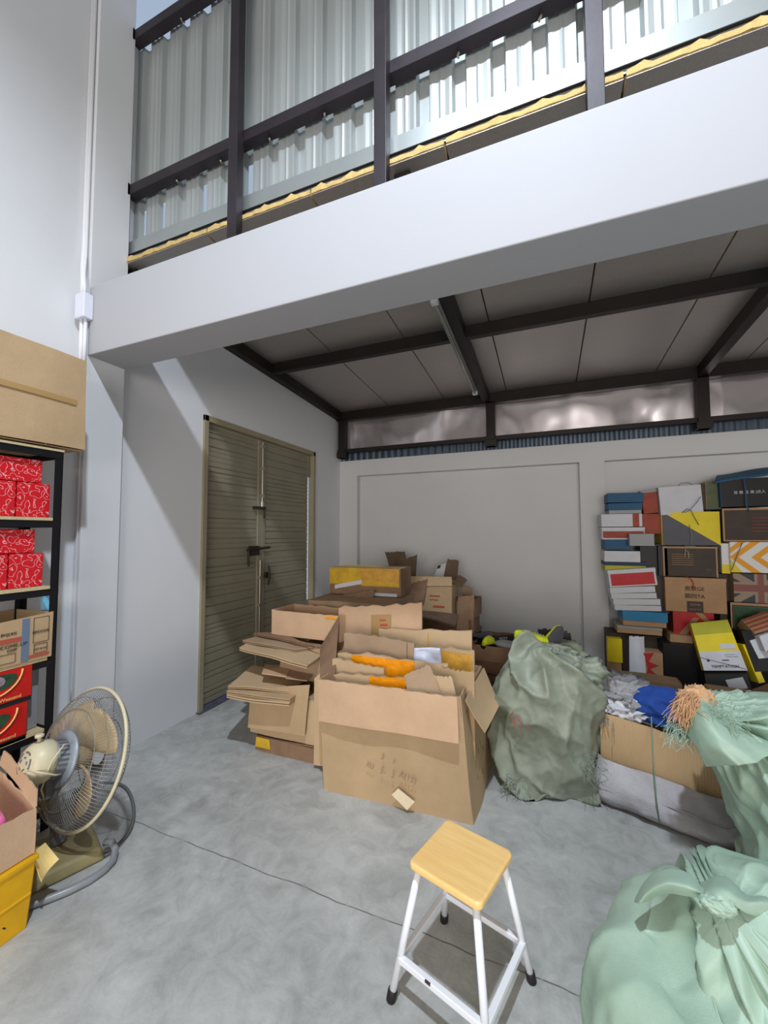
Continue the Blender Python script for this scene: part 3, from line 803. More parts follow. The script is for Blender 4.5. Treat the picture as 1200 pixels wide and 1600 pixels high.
# heap by the back wall
g3 = 'loose cardboard heaped by the back wall'
carton('carton', 'low dark carton under the heap by the back wall', 'box', (-1.15, 4.75, 0), R(3), .78, .62, .46, m='cardboard_dark', seed=90, closed=True, bulge=.012)
carton('carton', 'flattish dark carton lying in the heap by the back wall', 'box', (-1.16, 4.72, .48), R(-3), .72, .56, .16, m='cardboard_brown', seed=91, closed=True, bulge=.014)
hc = carton('carton', 'printed tan carton with a folded lid on top of the heap by the back wall', 'box', (-1.27, 4.70, .655), R(2), .50, .42, .34, m='cardboard', seed=92, closed=True, bulge=.008)
b = MB(); b.patch((-.24, -.23, .33), (.26, -.225, .35), (.255, -.215, .45), (-.235, -.215, .44), th=.006, warp=.01, seed=4); b.build('flap', 'cardboard_tan', hc, local=True, label='pale folded lid flap')
b = MB(); b.box((.04, -.222, .10), (.17, -.216, .12)); b.box((.0, -.222, .22), (.12, -.216, .235)); b.box((.0, -.222, .18), (.10, -.216, .19)); b.build('print', 'red_ink', hc, local=True)
carton('carton', 'small open carton at the right end of the heap by the back wall', 'box', (-.87, 4.80, .64), R(-6), .21, .30, .20, m='cardboard_brown', seed=93, flaps=((0, .08, 60, .01),), bulge=.006)
board('crumpled dark carton standing at the top left of the heap by the back wall', at(612, 902, 4.85), at(640, 905, 4.85), at(632, 862, 4.9), at(600, 862, 4.9), m='cardboard_dark', seed=94, warp=.05, group=g3)
board('upright dark carton flap beside the crumpled one on the heap', at(628, 920, 4.8), at(648, 915, 4.8), at(651, 867, 4.85), at(630, 874, 4.85), m='cardboard_dark', seed=95, warp=.02, group=g3)
board('dark twisted carton strip hanging left of the printed carton', at(600, 945, 4.5), at(640, 948, 4.45), at(645, 905, 4.6), at(622, 890, 4.6), m='cardboard_dark', seed=96, warp=.05, group=g3)
board('upright dark carton piece at the top right of the heap', at(692, 908, 4.85), at(714, 906, 4.85), at(717, 876, 4.9), at(700, 874, 4.9), m='cardboard_dark', seed=97, warp=.03, group=g3)
board('torn white card with a black corner at the top of the heap', at(678, 902, 4.88), at(693, 902, 4.88), at(697, 880, 4.92), at(684, 884, 4.92), m='shoe_white', seed=98, ply=False, group=g3, name='torn_card', cat='card', extra=(('corner', 'ink', .05, .4, .72, .98, 'black corner'),))
board('dark striped carton flap at the right of the heap', at(706, 912, 4.7), at(720, 918, 4.7), at(730, 906, 4.75), at(718, 898, 4.75), m='cardboard_dark', seed=99, warp=.02, group=g3)
board('long dark board sagging below the printed carton', at(652, 962, 4.3), at(712, 978, 4.3), at(716, 962, 4.5), at(655, 953, 4.5), m='cardboard_dark', seed=100, warp=.03, group=g3)
board('tan carton side leaning at the right edge of the heap', at(714, 985, 4.5), at(740, 992, 4.5), at(741, 930, 4.55), at(716, 932, 4.55), m='cardboard_brown', seed=101, warp=.02, group=g3)
board('grey torn carton scrap behind the right end of the heap', at(720, 938, 4.95), at(736, 938, 4.95), at(738, 918, 4.98), at(722, 914, 4.98), m='cardboard_taupe', seed=102, warp=.04, group=g3)
board('brown flap leaning left of the printed carton on the heap', at(637, 945, 4.42), at(662, 938, 4.42), at(668, 905, 4.46), at(642, 912, 4.46), m='cardboard_brown', seed=103, warp=.03, group=g3)

# carton with marker strokes behind the grey-green sack, shoes on it
sc_ = carton('carton', 'brown carton with black marker strokes behind the grey-green sack', 'box', (-.20, 3.62, 0), R(-4), .74, .5, .68, m='cardboard_brown', seed=110, bulge=.01, flaps=((0, .12, 172, .0),))
q = at(765, 1068, 3.36)
b = MB(); b.tube([q + V(-.03, -.012, .04), q + V(-.01, -.012, -.03), q + V(.0, -.012, .03), q + V(.02, -.012, -.02)], .004, 6); b.tube([q + V(.0, -.012, .0), q + V(.05, -.012, .01), q + V(.09, -.012, -.01)], .004, 6); b.tube([q + V(-.06, -.012, .085), q + V(.12, -.012, .06)], .004, 6)
b.build('marker_stroke', 'ink', sc_)

def shoe(name, label, loc, rz, L, m1, m2, tilt=0, roll=0, group='old shoes on the cartons and the sack'):
    """low shoe: shaped upper over a sole"""
    root = bpy.data.objects.new(name, None); COL.objects.link(root); root.empty_display_size = .03
    root.location = loc; root.rotation_euler = (R(roll), R(tilt), rz); tag(root, label, 'shoe', group)
    W = L * .36
    def outline(s): # s along 0..1 heel to toe -> half width
        return W * .5 * (0.72 + .28 * math.sin(math.pi * (s * 1.2 - .1))) * (math.sin(math.pi * min(1, max(0, s * .94 + .03))) ** .28)
    b = MB(); n = 18; vs = []
    prof = lambda s: L * (.30 - .17 * max(0, min(1, (s - .30) / .45)) + .0)
    secs = []
    for i in range(n + 1):
        s = i / n; hw = max(.003, outline(s)); h = prof(s) * (1 - .75 * max(0, (s - .82) / .18) ** 2) * (1 if s > .04 else .85)
        row = []
        for k in range(12):
            a = k / 12 * 2 * math.pi
            y = math.cos(a) * hw; z = .02 + (h / 2) * (1 + math.sin(a)) * 1.0
            if math.sin(a) > .2: y *= .78
            row.append((s * L - L / 2, y, z))
        vs += row
    fs = []
    for i in range(n):
        for k in range(12): fs.append((i * 12 + k, i * 12 + (k + 1) % 12, (i + 1) * 12 + (k + 1) % 12, (i + 1) * 12 + k))
    fs += [tuple(range(12)), tuple(n * 12 + k for k in range(12))]
    b.add(vs, fs); b.build('upper', m1, root, smooth=True, local=True)
    b = MB(); poly = [(i / n * L - L / 2, outline(i / n) * 1.06, 0) for i in range(n + 1)] + [(i / n * L - L / 2, -outline(i / n) * 1.06, 0) for i in range(n, -1, -1)]
    b.prism(poly, (0, 0, .024)); b.build('sole', m2, root, local=True)
    b = MB()
    for k in range(4):
        xx = L * (-.02 + .065 * k); b.tube([(xx, -W * .18, prof(.5 + .065 * k) + .012), (xx + .01, 0, prof(.5 + .065 * k) + .026), (xx, W * .18, prof(.5 + .065 * k) + .012)], .004, 5)
    b.build('laces', m2, root, local=True)
    return root
for nm, lb, px, py, Y, rzd, L, a_, b_, ti, ro in (
    ('shoe', 'neon yellow shoe at the left on the brown carton', 765, 1018, 3.50, 70, .26, 'neon_yellow', 'shoe_black', 0, 20),
    ('shoe', 'black shoe on its side in the middle of the brown carton', 783, 1012, 3.56, 20, .27, 'black_cloth', 'shoe_grey', -20, 40),
    ('shoe', 'grey and white shoe at the right on the brown carton', 800, 1018, 3.48, -40, .27, 'shoe_grey', 'shoe_white', 0, 70),
    ('shoe', 'grey shoe with a dark sole at the left corner of the brown carton', 752, 1012, 3.60, 150, .25, 'shoe_slate', 'shoe_black', 0, 0)):
    p = at(px, py, Y); p.z = max(p.z - .02, .66); shoe(nm, lb, p, R(rzd), L, a_, b_, ti, ro)
b = MB(); b.patch((-.53, 3.42, .645), (.13, 3.40, .645), (.13, 3.82, .65), (-.53, 3.85, .65), th=.01, warp=.02, seed=5, freq=8)
o = b.build('cloth', 'black_cloth', smooth=True); tag(o, 'dark rag spread inside the brown carton under the shoes', 'cloth')

# ---------------------------------------------------------------- sacks
def ridged(x, p=1.0): return (1 - min(1, abs(x) * 2.0)) ** p
def sack(name, label, spine, m, nu=200, nv=150, folds=(), knot=None, kn=9, kamp=.03, kr=.35, seed=0, lump=.03, cat='sack', wr=.012, flat=0.0, rays=(), ray_l=.3):
    """cloth sack grown along a bent spine of (x, y, z, rx, ry); folds: list of (twist, around, along, amp)"""
    root = empty(name, (spine[0][0], spine[0][1], 0), label, cat)
    P = [V(*s[:3]) for s in spine]
    n = len(spine)
    def cr(a, b_, c, d, t):
        return 0.5 * ((2 * b_) + (c - a) * t + (2 * a - 5 * b_ + 4 * c - d) * t * t + (3 * b_ - a - 3 * c + d) * t ** 3)
    def samp(v, k):
        f = v * (n - 1); i = min(int(f), n - 2); t = f - i
        g = lambda j: spine[max(0, min(n - 1, j))][k]
        return cr(g(i - 1), g(i), g(i + 1), g(i + 2), t)
    vs = []
    K = V(*knot) if knot else None
    for j in range(nv + 1):
        v = j / nv
        c = V(samp(v, 0), samp(v, 1), samp(v, 2))
        c2 = V(samp(min(1, v + .02), 0), samp(min(1, v + .02), 1), samp(min(1, v + .02), 2)); c1 = V(samp(max(0, v - .02), 0), samp(max(0, v - .02), 1), samp(max(0, v - .02), 2))
        t = (c2 - c1)
        t = t.normalized() if t.length > 1e-5 else V(0, 0, 1)
        t = (t * (1 - flat) + V(0, 0, 1) * flat).normalized() if flat else t
        ax = V(0, 1, 0).cross(t).normalized(); ay = t.cross(ax)
        rx, ry = max(.002, samp(v, 3)), max(.002, samp(v, 4))
        for i in range(nu):
            u = i / nu * 2 * math.pi
            cu, su = math.cos(u), math.sin(u)
            nn = (ax * cu * ry + ay * su * rx).normalized()
            q = c + ax * cu * rx + ay * su * ry
            amp = 0.0
            amp += noise.noise(q * 3.2 + V(seed, 0, 0)) * lump + noise.noise(q * 7 + V(0, seed, 0)) * lump * .4
            for k, (tw, aro, alo, am) in enumerate(folds):
                qq = V(math.cos(u + tw * v) * aro, math.sin(u + tw * v) * aro, v * alo + seed * 3.7 + k * 11.3)
                qq += V(noise.noise(q * 4 + V(k, 0, seed)), noise.noise(q * 4 + V(5, k, seed)), 0) * .35
                x = noise.noise(qq)
                amp += (ridged(x, 2.0) - .35) * am * (0.4 + 1.0 * max(0, noise.noise(q * 2.5 + V(9, seed, k)) + .35))
            if K is not None:
                dv = q - K; dist = dv.length
                w_ = math.exp(-(dist / kr) ** 1.5)
                a2 = math.atan2(dv.dot(ay) , dv.dot(ax)) if abs(dv.dot(ax)) + abs(dv.dot(ay)) > 1e-6 else 0
                a3 = math.atan2(dv.z, dv.x)
                x = noise.noise(V(math.cos(a3) * kn * .35, math.sin(a3) * kn * .35, seed + dist * 1.1))
                amp += (ridged(x, 1.6) - .4) * kamp * w_
            if K is not None and rays:
                dv = q - K; dist = dv.length; a3 = math.degrees(math.atan2(dv.z, dv.x)) + 14 * noise.noise(q * 3 + V(seed, 4, 4))
                g_ = min(1, dist / .05) * math.exp(-(dist / ray_l) ** 2)
                for (an, wd, am) in rays:
                    da = (a3 - an + 180) % 360 - 180
                    amp += am * g_ * math.exp(-(da / wd) ** 2)
            amp += (ridged(noise.noise(q * 13 + V(seed, 2, 1)), 2) - .3) * wr
            rr = min(rx, ry); amp *= min(1, rr / .08)
            q = q + nn * amp
            if q.z < .004: q.z = .004 + (0.0)
            vs.append(q)
    fs = []
    for j in range(nv):
        for i in range(nu):
            fs.append((j * nu + i, j * nu + (i + 1) % nu, (j + 1) * nu + (i + 1) % nu, (j + 1) * nu + i))
    fs.append(tuple(range(nu))); fs.append(tuple(nv * nu + i for i in range(nu)))
    b = MB(); b.add(vs, fs); o = b.build('body', m, root, smooth=True)
    return root

def tuft(parent, name, m, c, nmb, ln, rad, seed, dirv=(0, 0, 1), spread=1.0, droop=.5, part_label=None):
    """frayed threads in one mesh"""
    rnd = random.Random(seed); b = MB()
    for k in range(nmb):
        p = V(*c) + V(rnd.uniform(-1, 1), rnd.uniform(-1, 1), rnd.uniform(-1, 1)) * spread * .04
        d = (V(*dirv) + V(rnd.uniform(-1, 1), rnd.uniform(-1, 1), rnd.uniform(-.6, .8)) * spread).normalized()
        L = ln * rnd.uniform(.5, 1.2); pts = [p]
        for s in range(5):
            d = (d + V(rnd.uniform(-.4, .4), rnd.uniform(-.4, .4), -droop * .3 + rnd.uniform(-.3, .3))).normalized()
            p = p + d * L / 5; pts.append(p)
        b.tube(pts, rad, 4)
    o = b.build(name, m, parent)
    if part_label: o['label'] = part_label
    return o

s1 = sack('woven_sack', 'bulging grey-green woven sack standing between the big carton and the white bundle',
     [(-.02, 2.90, .0, .20, .18), (-.02, 2.90, .012, .27, .24), (-.03, 2.90, .10, .285, .265), (-.03, 2.90, .28, .305, .275), (-.025, 2.91, .46, .31, .28), (-.04, 2.92, .60, .30, .27), (-.06, 2.94, .71, .26, .24), (-.07, 2.96, .79, .19, .17), (-.05, 2.98, .825, .10, .10), (-.05, 2.98, .83, .01, .01)],
     'sack_grey', folds=((2.5, 1.15, 1.7, .09), (1.6, 1.6, 4.5, .045), (-1.0, 2.2, 5.0, .018)), seed=3, lump=.035, wr=.006)
# collapsed mouth of the sack: crumpled cloth folds
def crumple(parent, name, m, c, r, seed, amp=.35, squash=(1, 1, 1), freq=2.2, n=72):
    b = MB(); vs = []; nv = n // 2
    for j in range(nv + 1):
        th = math.pi * j / nv
        for i in range(n):
            ph = 2 * math.pi * i / n
            d = V(math.sin(th) * math.cos(ph), math.sin(th) * math.sin(ph), math.cos(th))
            a = (ridged(noise.noise(d * freq + V(seed, seed * 2, 0)), 1.5) - .4) * amp + (ridged(noise.noise(d * freq * 2.3 + V(seed, 0, 7)), 2) - .3) * amp * .45 + noise.noise(d * freq * 6 + V(0, seed, 3)) * amp * .15
            k = r * (1 + a)
            vs.append((c[0] + d.x * k * squash[0], c[1] + d.y * k * squash[1], c[2] + d.z * k * squash[2]))
    fs = [(j * n + i, j * n + (i + 1) % n, (j + 1) * n + (i + 1) % n, (j + 1) * n + i) for j in range(nv) for i in range(n)]
    b.add(vs, fs)
    return b.build(name, m, parent, smooth=True)
crumple(s1, 'collar', 'sack_grey', (.14, 2.98, .66), .19, 4, amp=.38, squash=(1.0, .9, .8), freq=1.5)
crumple(s1, 'collar', 'sack_grey', (.03, 3.03, .79), .14, 9, amp=.35, squash=(1.2, .8, .55), freq=1.5)
tuft(s1, 'fray', 'sack_grey', (-.22, 2.68, .06), 60, .10, .0016, 3, dirv=(-.3, -.6, -.2), spread=1.6)
tuft(s1, 'fray', 'sack_grey', (.20, 2.66, .27), 50, .07, .0014, 4, dirv=(.3, -.8, -.2), spread=1.4)
tuft(s1, 'thread', 'red_string', at(810, 1118, 2.64), 9, .08, .0016, 5, dirv=(.2, -.1, -1), spread=.8, part_label='tangled red threads')
shp = V(.0, 3.06, .87)
shoe('shoe', 'grey and yellow shoe lying left on top of the grey-green sack', at(835, 1006, 2.98), R(15), .27, 'neon_yellow', 'shoe_grey', 0, 15)
shoe('shoe', 'bright yellow shoe upended at the right on top of the grey-green sack', at(868, 1002, 2.98), R(-60), .25, 'neon_yellow', 'shoe_slate', -55, 0)
board('black board leaning behind the shoes on the grey-green sack', at(842, 1005, 3.28), at(890, 1010, 3.28), at(886, 986, 3.3), at(840, 982, 3.3), m='shoe_black', ply=False, seed=120, group='black boards behind the sack', name='black_board', cat='board')
board('black upright strip at the right behind the grey-green sack', at(884, 1030, 3.32), at(900, 1036, 3.32), at(891, 988, 3.34), at(878, 988, 3.34), m='shoe_black', ply=False, seed=121, group='black boards behind the sack', name='black_board', cat='board')

# white bundle with the opened carton
wb = empty('bundle', (.55, 3.0, 0), 'low carton wrapped in a white woven sack and tied with green string', 'bundle')
b = MB()
b.patch((.285, 2.855, .10), (.86, 2.735, .10), (.83, 2.76, .425), (.275, 2.865, .49), th=.01, nu=16, nv=8, warp=.01, seed=5, rag=.01)
b.patch((.275, 2.865, .03), (.36, 3.4, .03), (.36, 3.4, .46), (.275, 2.865, .49), th=.008, warp=.01, seed=6)
b.patch((.86, 2.735, .03), (.96, 3.3, .03), (.96, 3.3, .42), (.83, 2.76, .43), th=.008, warp=.01, seed=7)
b.patch((.36, 3.4, .03), (.96, 3.3, .03), (.96, 3.3, .42), (.36, 3.4, .46), th=.008, warp=.01, seed=8)
b.patch((.28, 2.87, .40), (.83, 2.77, .38), (.96, 3.3, .36), (.36, 3.4, .39), th=.01, warp=.03, seed=9)
b.build('carton', 'cardboard_kraft', wb, label='opened carton with raw fluted board facing out')
def sweep_skin(name, rows, m, parent, nn=60, amp=.012, seed=0, label=None, th=.004):
    """cloth skin through rows of control points (each row left to right)"""
    b = MB(); vs = []; nr = 36
    def cat_(pts, t):
        f = t * (len(pts) - 1); i = min(int(f), len(pts) - 2); t_ = f - i
        g = lambda k: V(*pts[max(0, min(len(pts) - 1, k))])
        a, b_, c, d = g(i - 1), g(i), g(i + 1), g(i + 2)
        return 0.5 * ((2 * b_) + (c - a) * t_ + (2 * a - 5 * b_ + 4 * c - d) * t_ * t_ + (3 * b_ - a - 3 * c + d) * t_ ** 3)
    for j in range(nr + 1):
        for i in range(nn + 1):
            col = [cat_(r_, i / nn) for r_ in rows]
            q = cat_(col, j / nr)
            d = noise.noise(q * 6 + V(seed, 0, 0)) * amp + (ridged(noise.noise(V(q.x * 7 + q.z * 9, q.y * 5, seed + q.z * 3)), 2) - .3) * amp
            q = q + V(.15, -1, .2).normalized() * d
            q.z = max(q.z, .004)
            vs.append(q)
    W = nn + 1
    b.add(vs, [(j * W + i, j * W + i + 1, (j + 1) * W + i + 1, (j + 1) * W + i) for j in range(nr) for i in range(nn)])
    o = b.build(name, m, parent, smooth=True, label=label)
    s = o.modifiers.new('solid', 'SOLIDIFY'); s.thickness = th
    return o
sweep_skin('sack_cloth', [
    [(.30, 3.35, .005), (.205, 2.85, .004), (.50, 2.70, .004), (.80, 2.62, .004), (.99, 2.75, .004), (1.05, 3.2, .004)],
    [(.28, 3.35, .07), (.175, 2.83, .06), (.48, 2.65, .06), (.80, 2.58, .06), (1.02, 2.72, .06), (1.08, 3.2, .06)],
    [(.27, 3.35, .14), (.225, 2.81, .15), (.50, 2.69, .14), (.80, 2.64, .13), (1.0, 2.74, .12), (1.06, 3.2, .12)],
    [(.28, 3.35, .22), (.262, 2.84, .245), (.52, 2.78, .215), (.82, 2.715, .19), (.97, 2.76, .18), (1.03, 3.2, .18)]], 'sack_white', wb, seed=4, amp=.02, label='white woven sack pulled down around the foot')
b = MB(); b.tube([at(1018, 1128, 2.80) + V(0, 0, .03), at(1018, 1130, 2.80), at(1021, 1190, 2.70), at(1023, 1215, 2.63), at(1025, 1245, 2.60), at(1030, 1285, 2.63)], .0035, 6); b.build('string', 'green_string', wb, smooth=True)
b = MB(); b.tube([(.24, 2.80, .15), (.50, 2.67, .13), (.80, 2.60, .11), (.99, 2.70, .10)], .0045, 6); b.build('seam', 'sack_white', wb, smooth=True)

crumple(None, 'rag', 'grey_rag', (.42, 3.10, .54), .16, 2, amp=.5, squash=(1.2, 1.2, .66), freq=1.8)
o = bpy.data.objects['rag']; tag(o, 'crumpled grey rag heaped on the left of the white bundle', 'rag')
crumple(None, 'white_cloth', 'shoe_white', (.44, 2.98, .50), .12, 5, amp=.4, squash=(1.3, 1.0, .6))
tag(bpy.data.objects['white_cloth'], 'dirty white cloth in front of the grey rag on the bundle', 'cloth')
crumple(None, 'blue_cloth', 'blue_cloth', (.64, 2.98, .53), .15, 7, amp=.16, squash=(1.2, 1.1, .72), freq=1.2)
tag(bpy.data.objects['blue_cloth'], 'folded bright blue cloth on top of the white bundle', 'cloth')
b = MB(); b.patch(at(948, 1080, 3.05), at(1000, 1128, 2.85), at(1006, 1124, 2.86), at(956, 1074, 3.06), th=.004, warp=.01)
tag(b.build('plastic_strip', 'shoe_white'), 'flat pale plastic strip slanting over the white bundle', 'strip')
tuft(None, 'thread_tangle', 'grey_rag', (.30, 2.92, .46), 90, .10, .0018, 11, dirv=(-.4, -.5, -.4), spread=1.5)
tag(bpy.data.objects['thread_tangle'], 'grey thread tangle between the grey-green sack and the white bundle', 'threads')

# upper green sack leaning over the bundle
gu = sack('woven_sack', 'pale green woven sack slumped at the right edge over the white bundle',
     [(1.28, 2.32, .0, .22, .20), (1.28, 2.32, .012, .40, .29), (1.27, 2.32, .12, .44, .32), (1.22, 2.33, .30, .46, .32), (1.14, 2.34, .44, .45, .31), (1.03, 2.36, .54, .37, .27), (.91, 2.38, .61, .27, .22), (.80, 2.40, .67, .18, .16), (.71, 2.39, .73, .11, .11), (.665, 2.385, .78, .07, .07), (.65, 2.38, .81, .01, .01)],
     'sack_green', folds=((.6, 2.2, 1.2, .06), (.4, 3.6, 2.0, .025)), knot=(.72, 2.26, .76), kn=12, kamp=.02, kr=.5, seed=6, lump=.03, wr=.003, rays=((-15, 6, .07), (-28, 5, -.05), (-40, 6, .07), (-50, 4, -.04), (-60, 6, .05), (-75, 6, .03), (0, 6, .05), (-8, 4, -.03)), ray_l=.75)
sweep_skin('collar', [
    [at(1062, 1130, 2.36), at(1068, 1105, 2.34), at(1088, 1086, 2.34), at(1112, 1080, 2.40), at(1132, 1102, 2.45)],
    [at(1075, 1150, 2.24), at(1085, 1130, 2.20), at(1105, 1115, 2.2), at(1130, 1118, 2.28), at(1150, 1132, 2.4)],
    [at(1090, 1175, 2.18), at(1110, 1162, 2.12), at(1140, 1155, 2.12), at(1170, 1148, 2.2), at(1190, 1148, 2.35)],
    [at(1105, 1200, 2.2), at(1140, 1195, 2.10), at(1180, 1190, 2.08), at(1215, 1175, 2.15), at(1230, 1160, 2.3)]], 'sack_green', gu, seed=9, amp=.022, label='loose hood of cloth folded over the neck')
tuft(gu, 'fibre_tuft', 'tan_fibre', at(1082, 1092, 2.28), 420, .12, .0013, 7, dirv=(-.55, -.35, -.55), spread=.62, droop=1.2, part_label='orange-tan fibres spilling out of the neck')
crumple(gu, 'lining', 'tan_fibre', tuple(at(1088, 1098, 2.34)), .07, 3, amp=.3, squash=(1, .8, 1.05))
tuft(gu, 'fray', 'sack_green', at(1062, 1140, 2.28), 160, .06, .0010, 8, dirv=(-.2, -.3, -1), spread=1.2)
tuft(gu, 'fray', 'sack_green', at(1130, 1112, 2.20), 90, .07, .0010, 9, dirv=(.4, -.3, .2), spread=1.4)

# lower green sack in the foreground
gl = sack('woven_sack', 'pale green woven sack in the foreground with its neck twisted into a knot',
     [(.49, 1.46, .0, .30, .22), (.49, 1.46, .012, .38, .28), (.49, 1.46, .12, .405, .31), (.49, 1.46, .25, .40, .31), (.49, 1.45, .37, .37, .29), (.48, 1.44, .465, .30, .24), (.46, 1.42, .53, .20, .17), (.43, 1.39, .575, .10, .09), (.42, 1.38, .59, .01, .01)],
     'sack_green', folds=((.3, 1.3, 1.2, .03), (.2, 2.4, 1.8, .015)), knot=(.388, 1.34, .635), kn=6, kamp=.01, kr=.22, seed=11, lump=.016, wr=.002, rays=((-112, 6, .035), (-101, 3.5, -.04), (-92, 4.5, .05), (-82, 3, -.04), (-73, 4, .05), (-64, 3, -.045), (-55, 4, .045), (-46, 3, -.04), (-36, 4, .045), (-26, 3, -.03), (-15, 5, .03), (-128, 7, -.015), (-145, 9, .015)), ray_l=.42)
sweep_skin('collar', [
    [at(990, 1408, 1.44), at(1010, 1376, 1.44), at(1035, 1358, 1.44), at(1070, 1362, 1.42), at(1095, 1384, 1.38), at(1114, 1402, 1.345)],
    [at(1000, 1412, 1.40), at(1018, 1392, 1.39), at(1042, 1382, 1.37), at(1070, 1386, 1.355), at(1095, 1396, 1.345), at(1115, 1406, 1.33)],
    [at(1012, 1410, 1.43), at(1028, 1402, 1.42), at(1048, 1398, 1.41), at(1072, 1402, 1.38), at(1096, 1406, 1.36), at(1116, 1410, 1.34)]], 'sack_green', gl, seed=12, amp=.008, label='fold of cloth gathered to the knot')
sweep_skin('collar', [
    [at(1092, 1378, 1.42), at(1112, 1368, 1.43), at(1135, 1370, 1.43), at(1150, 1384, 1.42), at(1165, 1394, 1.42), at(1190, 1388, 1.45), at(1215, 1392, 1.46)],
    [at(1098, 1392, 1.36), at(1114, 1384, 1.36), at(1134, 1388, 1.355), at(1150, 1400, 1.35), at(1166, 1408, 1.36), at(1190, 1408, 1.38), at(1218, 1412, 1.41)],
    [at(1112, 1406, 1.33), at(1120, 1404, 1.325), at(1134, 1407, 1.33), at(1148, 1414, 1.34), at(1164, 1424, 1.36), at(1190, 1430, 1.39), at(1220, 1440, 1.42)]], 'sack_green', gl, seed=13, amp=.009)
crumple(gl, 'knot', 'sack_green', tuple(at(1122, 1412, 1.335)), .026, 6, amp=.25, squash=(1.4, 1, .8), freq=1.6)

# ---------------------------------------------------------------- stool
st = empty('stool', (-.308, 1.482, 0), 'square wooden-topped stool on white tube legs in front of the big carton', 'stool', rz=R(-16.5))
SH = .452
b = MB(); b.box((-.137, -.137, SH - .026), (.137, .137, SH)); o = b.build('seat', 'wood', st, local=True)
bv = o.modifiers.new('corner', 'BEVEL'); bv.width = .022; bv.segments = 6; bv.limit_method = 'WEIGHT'; bv.affect = 'EDGES'
at_ = o.data.attributes.new('bevel_weight_edge', 'FLOAT', 'EDGE')
for e in o.data.edges:
    p, q = [o.data.vertices[i].co for i in e.vertices]
    at_.data[e.index].value = 1.0 if abs(p.z - q.z) > .01 else 0.0
bv2 = o.modifiers.new('edge', 'BEVEL'); bv2.width = .009; bv2.segments = 4; bv2.limit_method = 'ANGLE'; bv2.angle_limit = R(50)
for f_ in o.data.polygons: f_.use_smooth = False
FT = .180
for sx_, sy_ in ((-1, -1), (1, -1), (1, 1), (-1, 1)):
    p0 = V(sx_ * FT, sy_ * FT, .0); p1 = V(sx_ * .108, sy_ * .108, SH - .026)
    d = (p1 - p0)
    b = MB(); b.tube([p0 + d * .055, p1], .0125, 16); lg = b.build('leg', 'white_tube', st, local=True, smooth=True)
    b = MB(); b.lathe([(.011, 0), (.0165, .003), (.0165, .034), (.0145, .037)], Matrix.Translation(p0 + V(0, 0, .0)) @ d.to_track_quat('Z', 'Y').to_matrix().to_4x4(), 16); b.build('foot', 'black_rubber', lg, local=True, smooth=True)
f_ = .135 / SH; ex = FT + (.108 - FT) * f_ + .0
for (a, c) in (((-1, -1), (1, -1)), ((1, -1), (1, 1)), ((1, 1), (-1, 1)), ((-1, 1), (-1, -1))):
    p = V(a[0] * ex, a[1] * ex, .135); q = V(c[0] * ex, c[1] * ex, .135); d = (q - p).normalized(); s_ = d.cross(V(0, 0, 1)) * .0105; u = V(0, 0, 1) * .0105
    b = MB(); b.hexa([p - s_ - u, p + s_ - u, q + s_ - u, q - s_ - u], [p - s_ + u, p + s_ + u, q + s_ + u, q - s_ + u]); ro = b.build('rung', 'white_tube', st, local=True, bevel=.003)
    if a == (-1, -1):
        b = MB(); cp = p + d * .12; b.box((cp.x - .008, cp.y - .0125, .138), (cp.x + .012, cp.y - .0085, .146)); b.build('chip', 'ink', ro, local=True)

# ---------------------------------------------------------------- fan (axis from the motor to the front)
FN = V(.081, .946, -.313).normalized(); FC = V(-2.221, 1.377, .465); FR = .318
fan = empty('floor_fan', (-2.25, 1.33, 0), 'dusty cream floor fan with a wire guard standing before the black rack', 'fan')
ZM = FN.to_track_quat('Z', 'Y').to_matrix().to_4x4(); FM = Matrix.Translation(FC) @ ZM
def fp(r, a, h): return FM @ V(r * math.cos(a), r * math.sin(a), h)
def ringpts(r, h, n=64): return [fp(r, i * 2 * math.pi / n, h) for i in range(n)]
b = MB(); b.tube(ringpts(FR, 0), .0085, 10, closed=True); b.build('guard_ring', 'fan_cream', fan, smooth=True, label='cream rim of the guard')
b = MB(); N = 110
for k in range(N):
    a = k * 2 * math.pi / N
    b.tube([fp(r, a, h) for r, h in ((.085, -.098), (.14, -.098), (.22, -.085), (.285, -.054), (.312, -.02), (.316, 0))], .0013, 4, cap=False)
for r, h in ((.09, -.099), (.22, -.086), (.275, -.060)): b.tube(ringpts(r, h, 48), .002, 5, closed=True)
b.build('rear_guard', 'fan_wire', fan, smooth=True)
b = MB()
for k in range(N):
    a = (k + .5) * 2 * math.pi / N
    b.tube([fp(r, a, h) for r, h in ((.05, .075), (.12, .085), (.20, .08), (.27, .055), (.312, .02), (.318, 0))], .0013, 4, cap=False)
for r, h in ((.055, .077), (.17, .084), (.27, .056)): b.tube(ringpts(r, h, 48), .002, 5, closed=True)
b.build('front_guard', 'fan_wire', fan, smooth=True)
b = MB(); b.lathe([(.0, -.07), (.05, -.07), (.06, -.04), (.055, .02), (.0, .03)], FM, 24, cap=False); b.build('hub', 'fan_blade', fan, smooth=True)
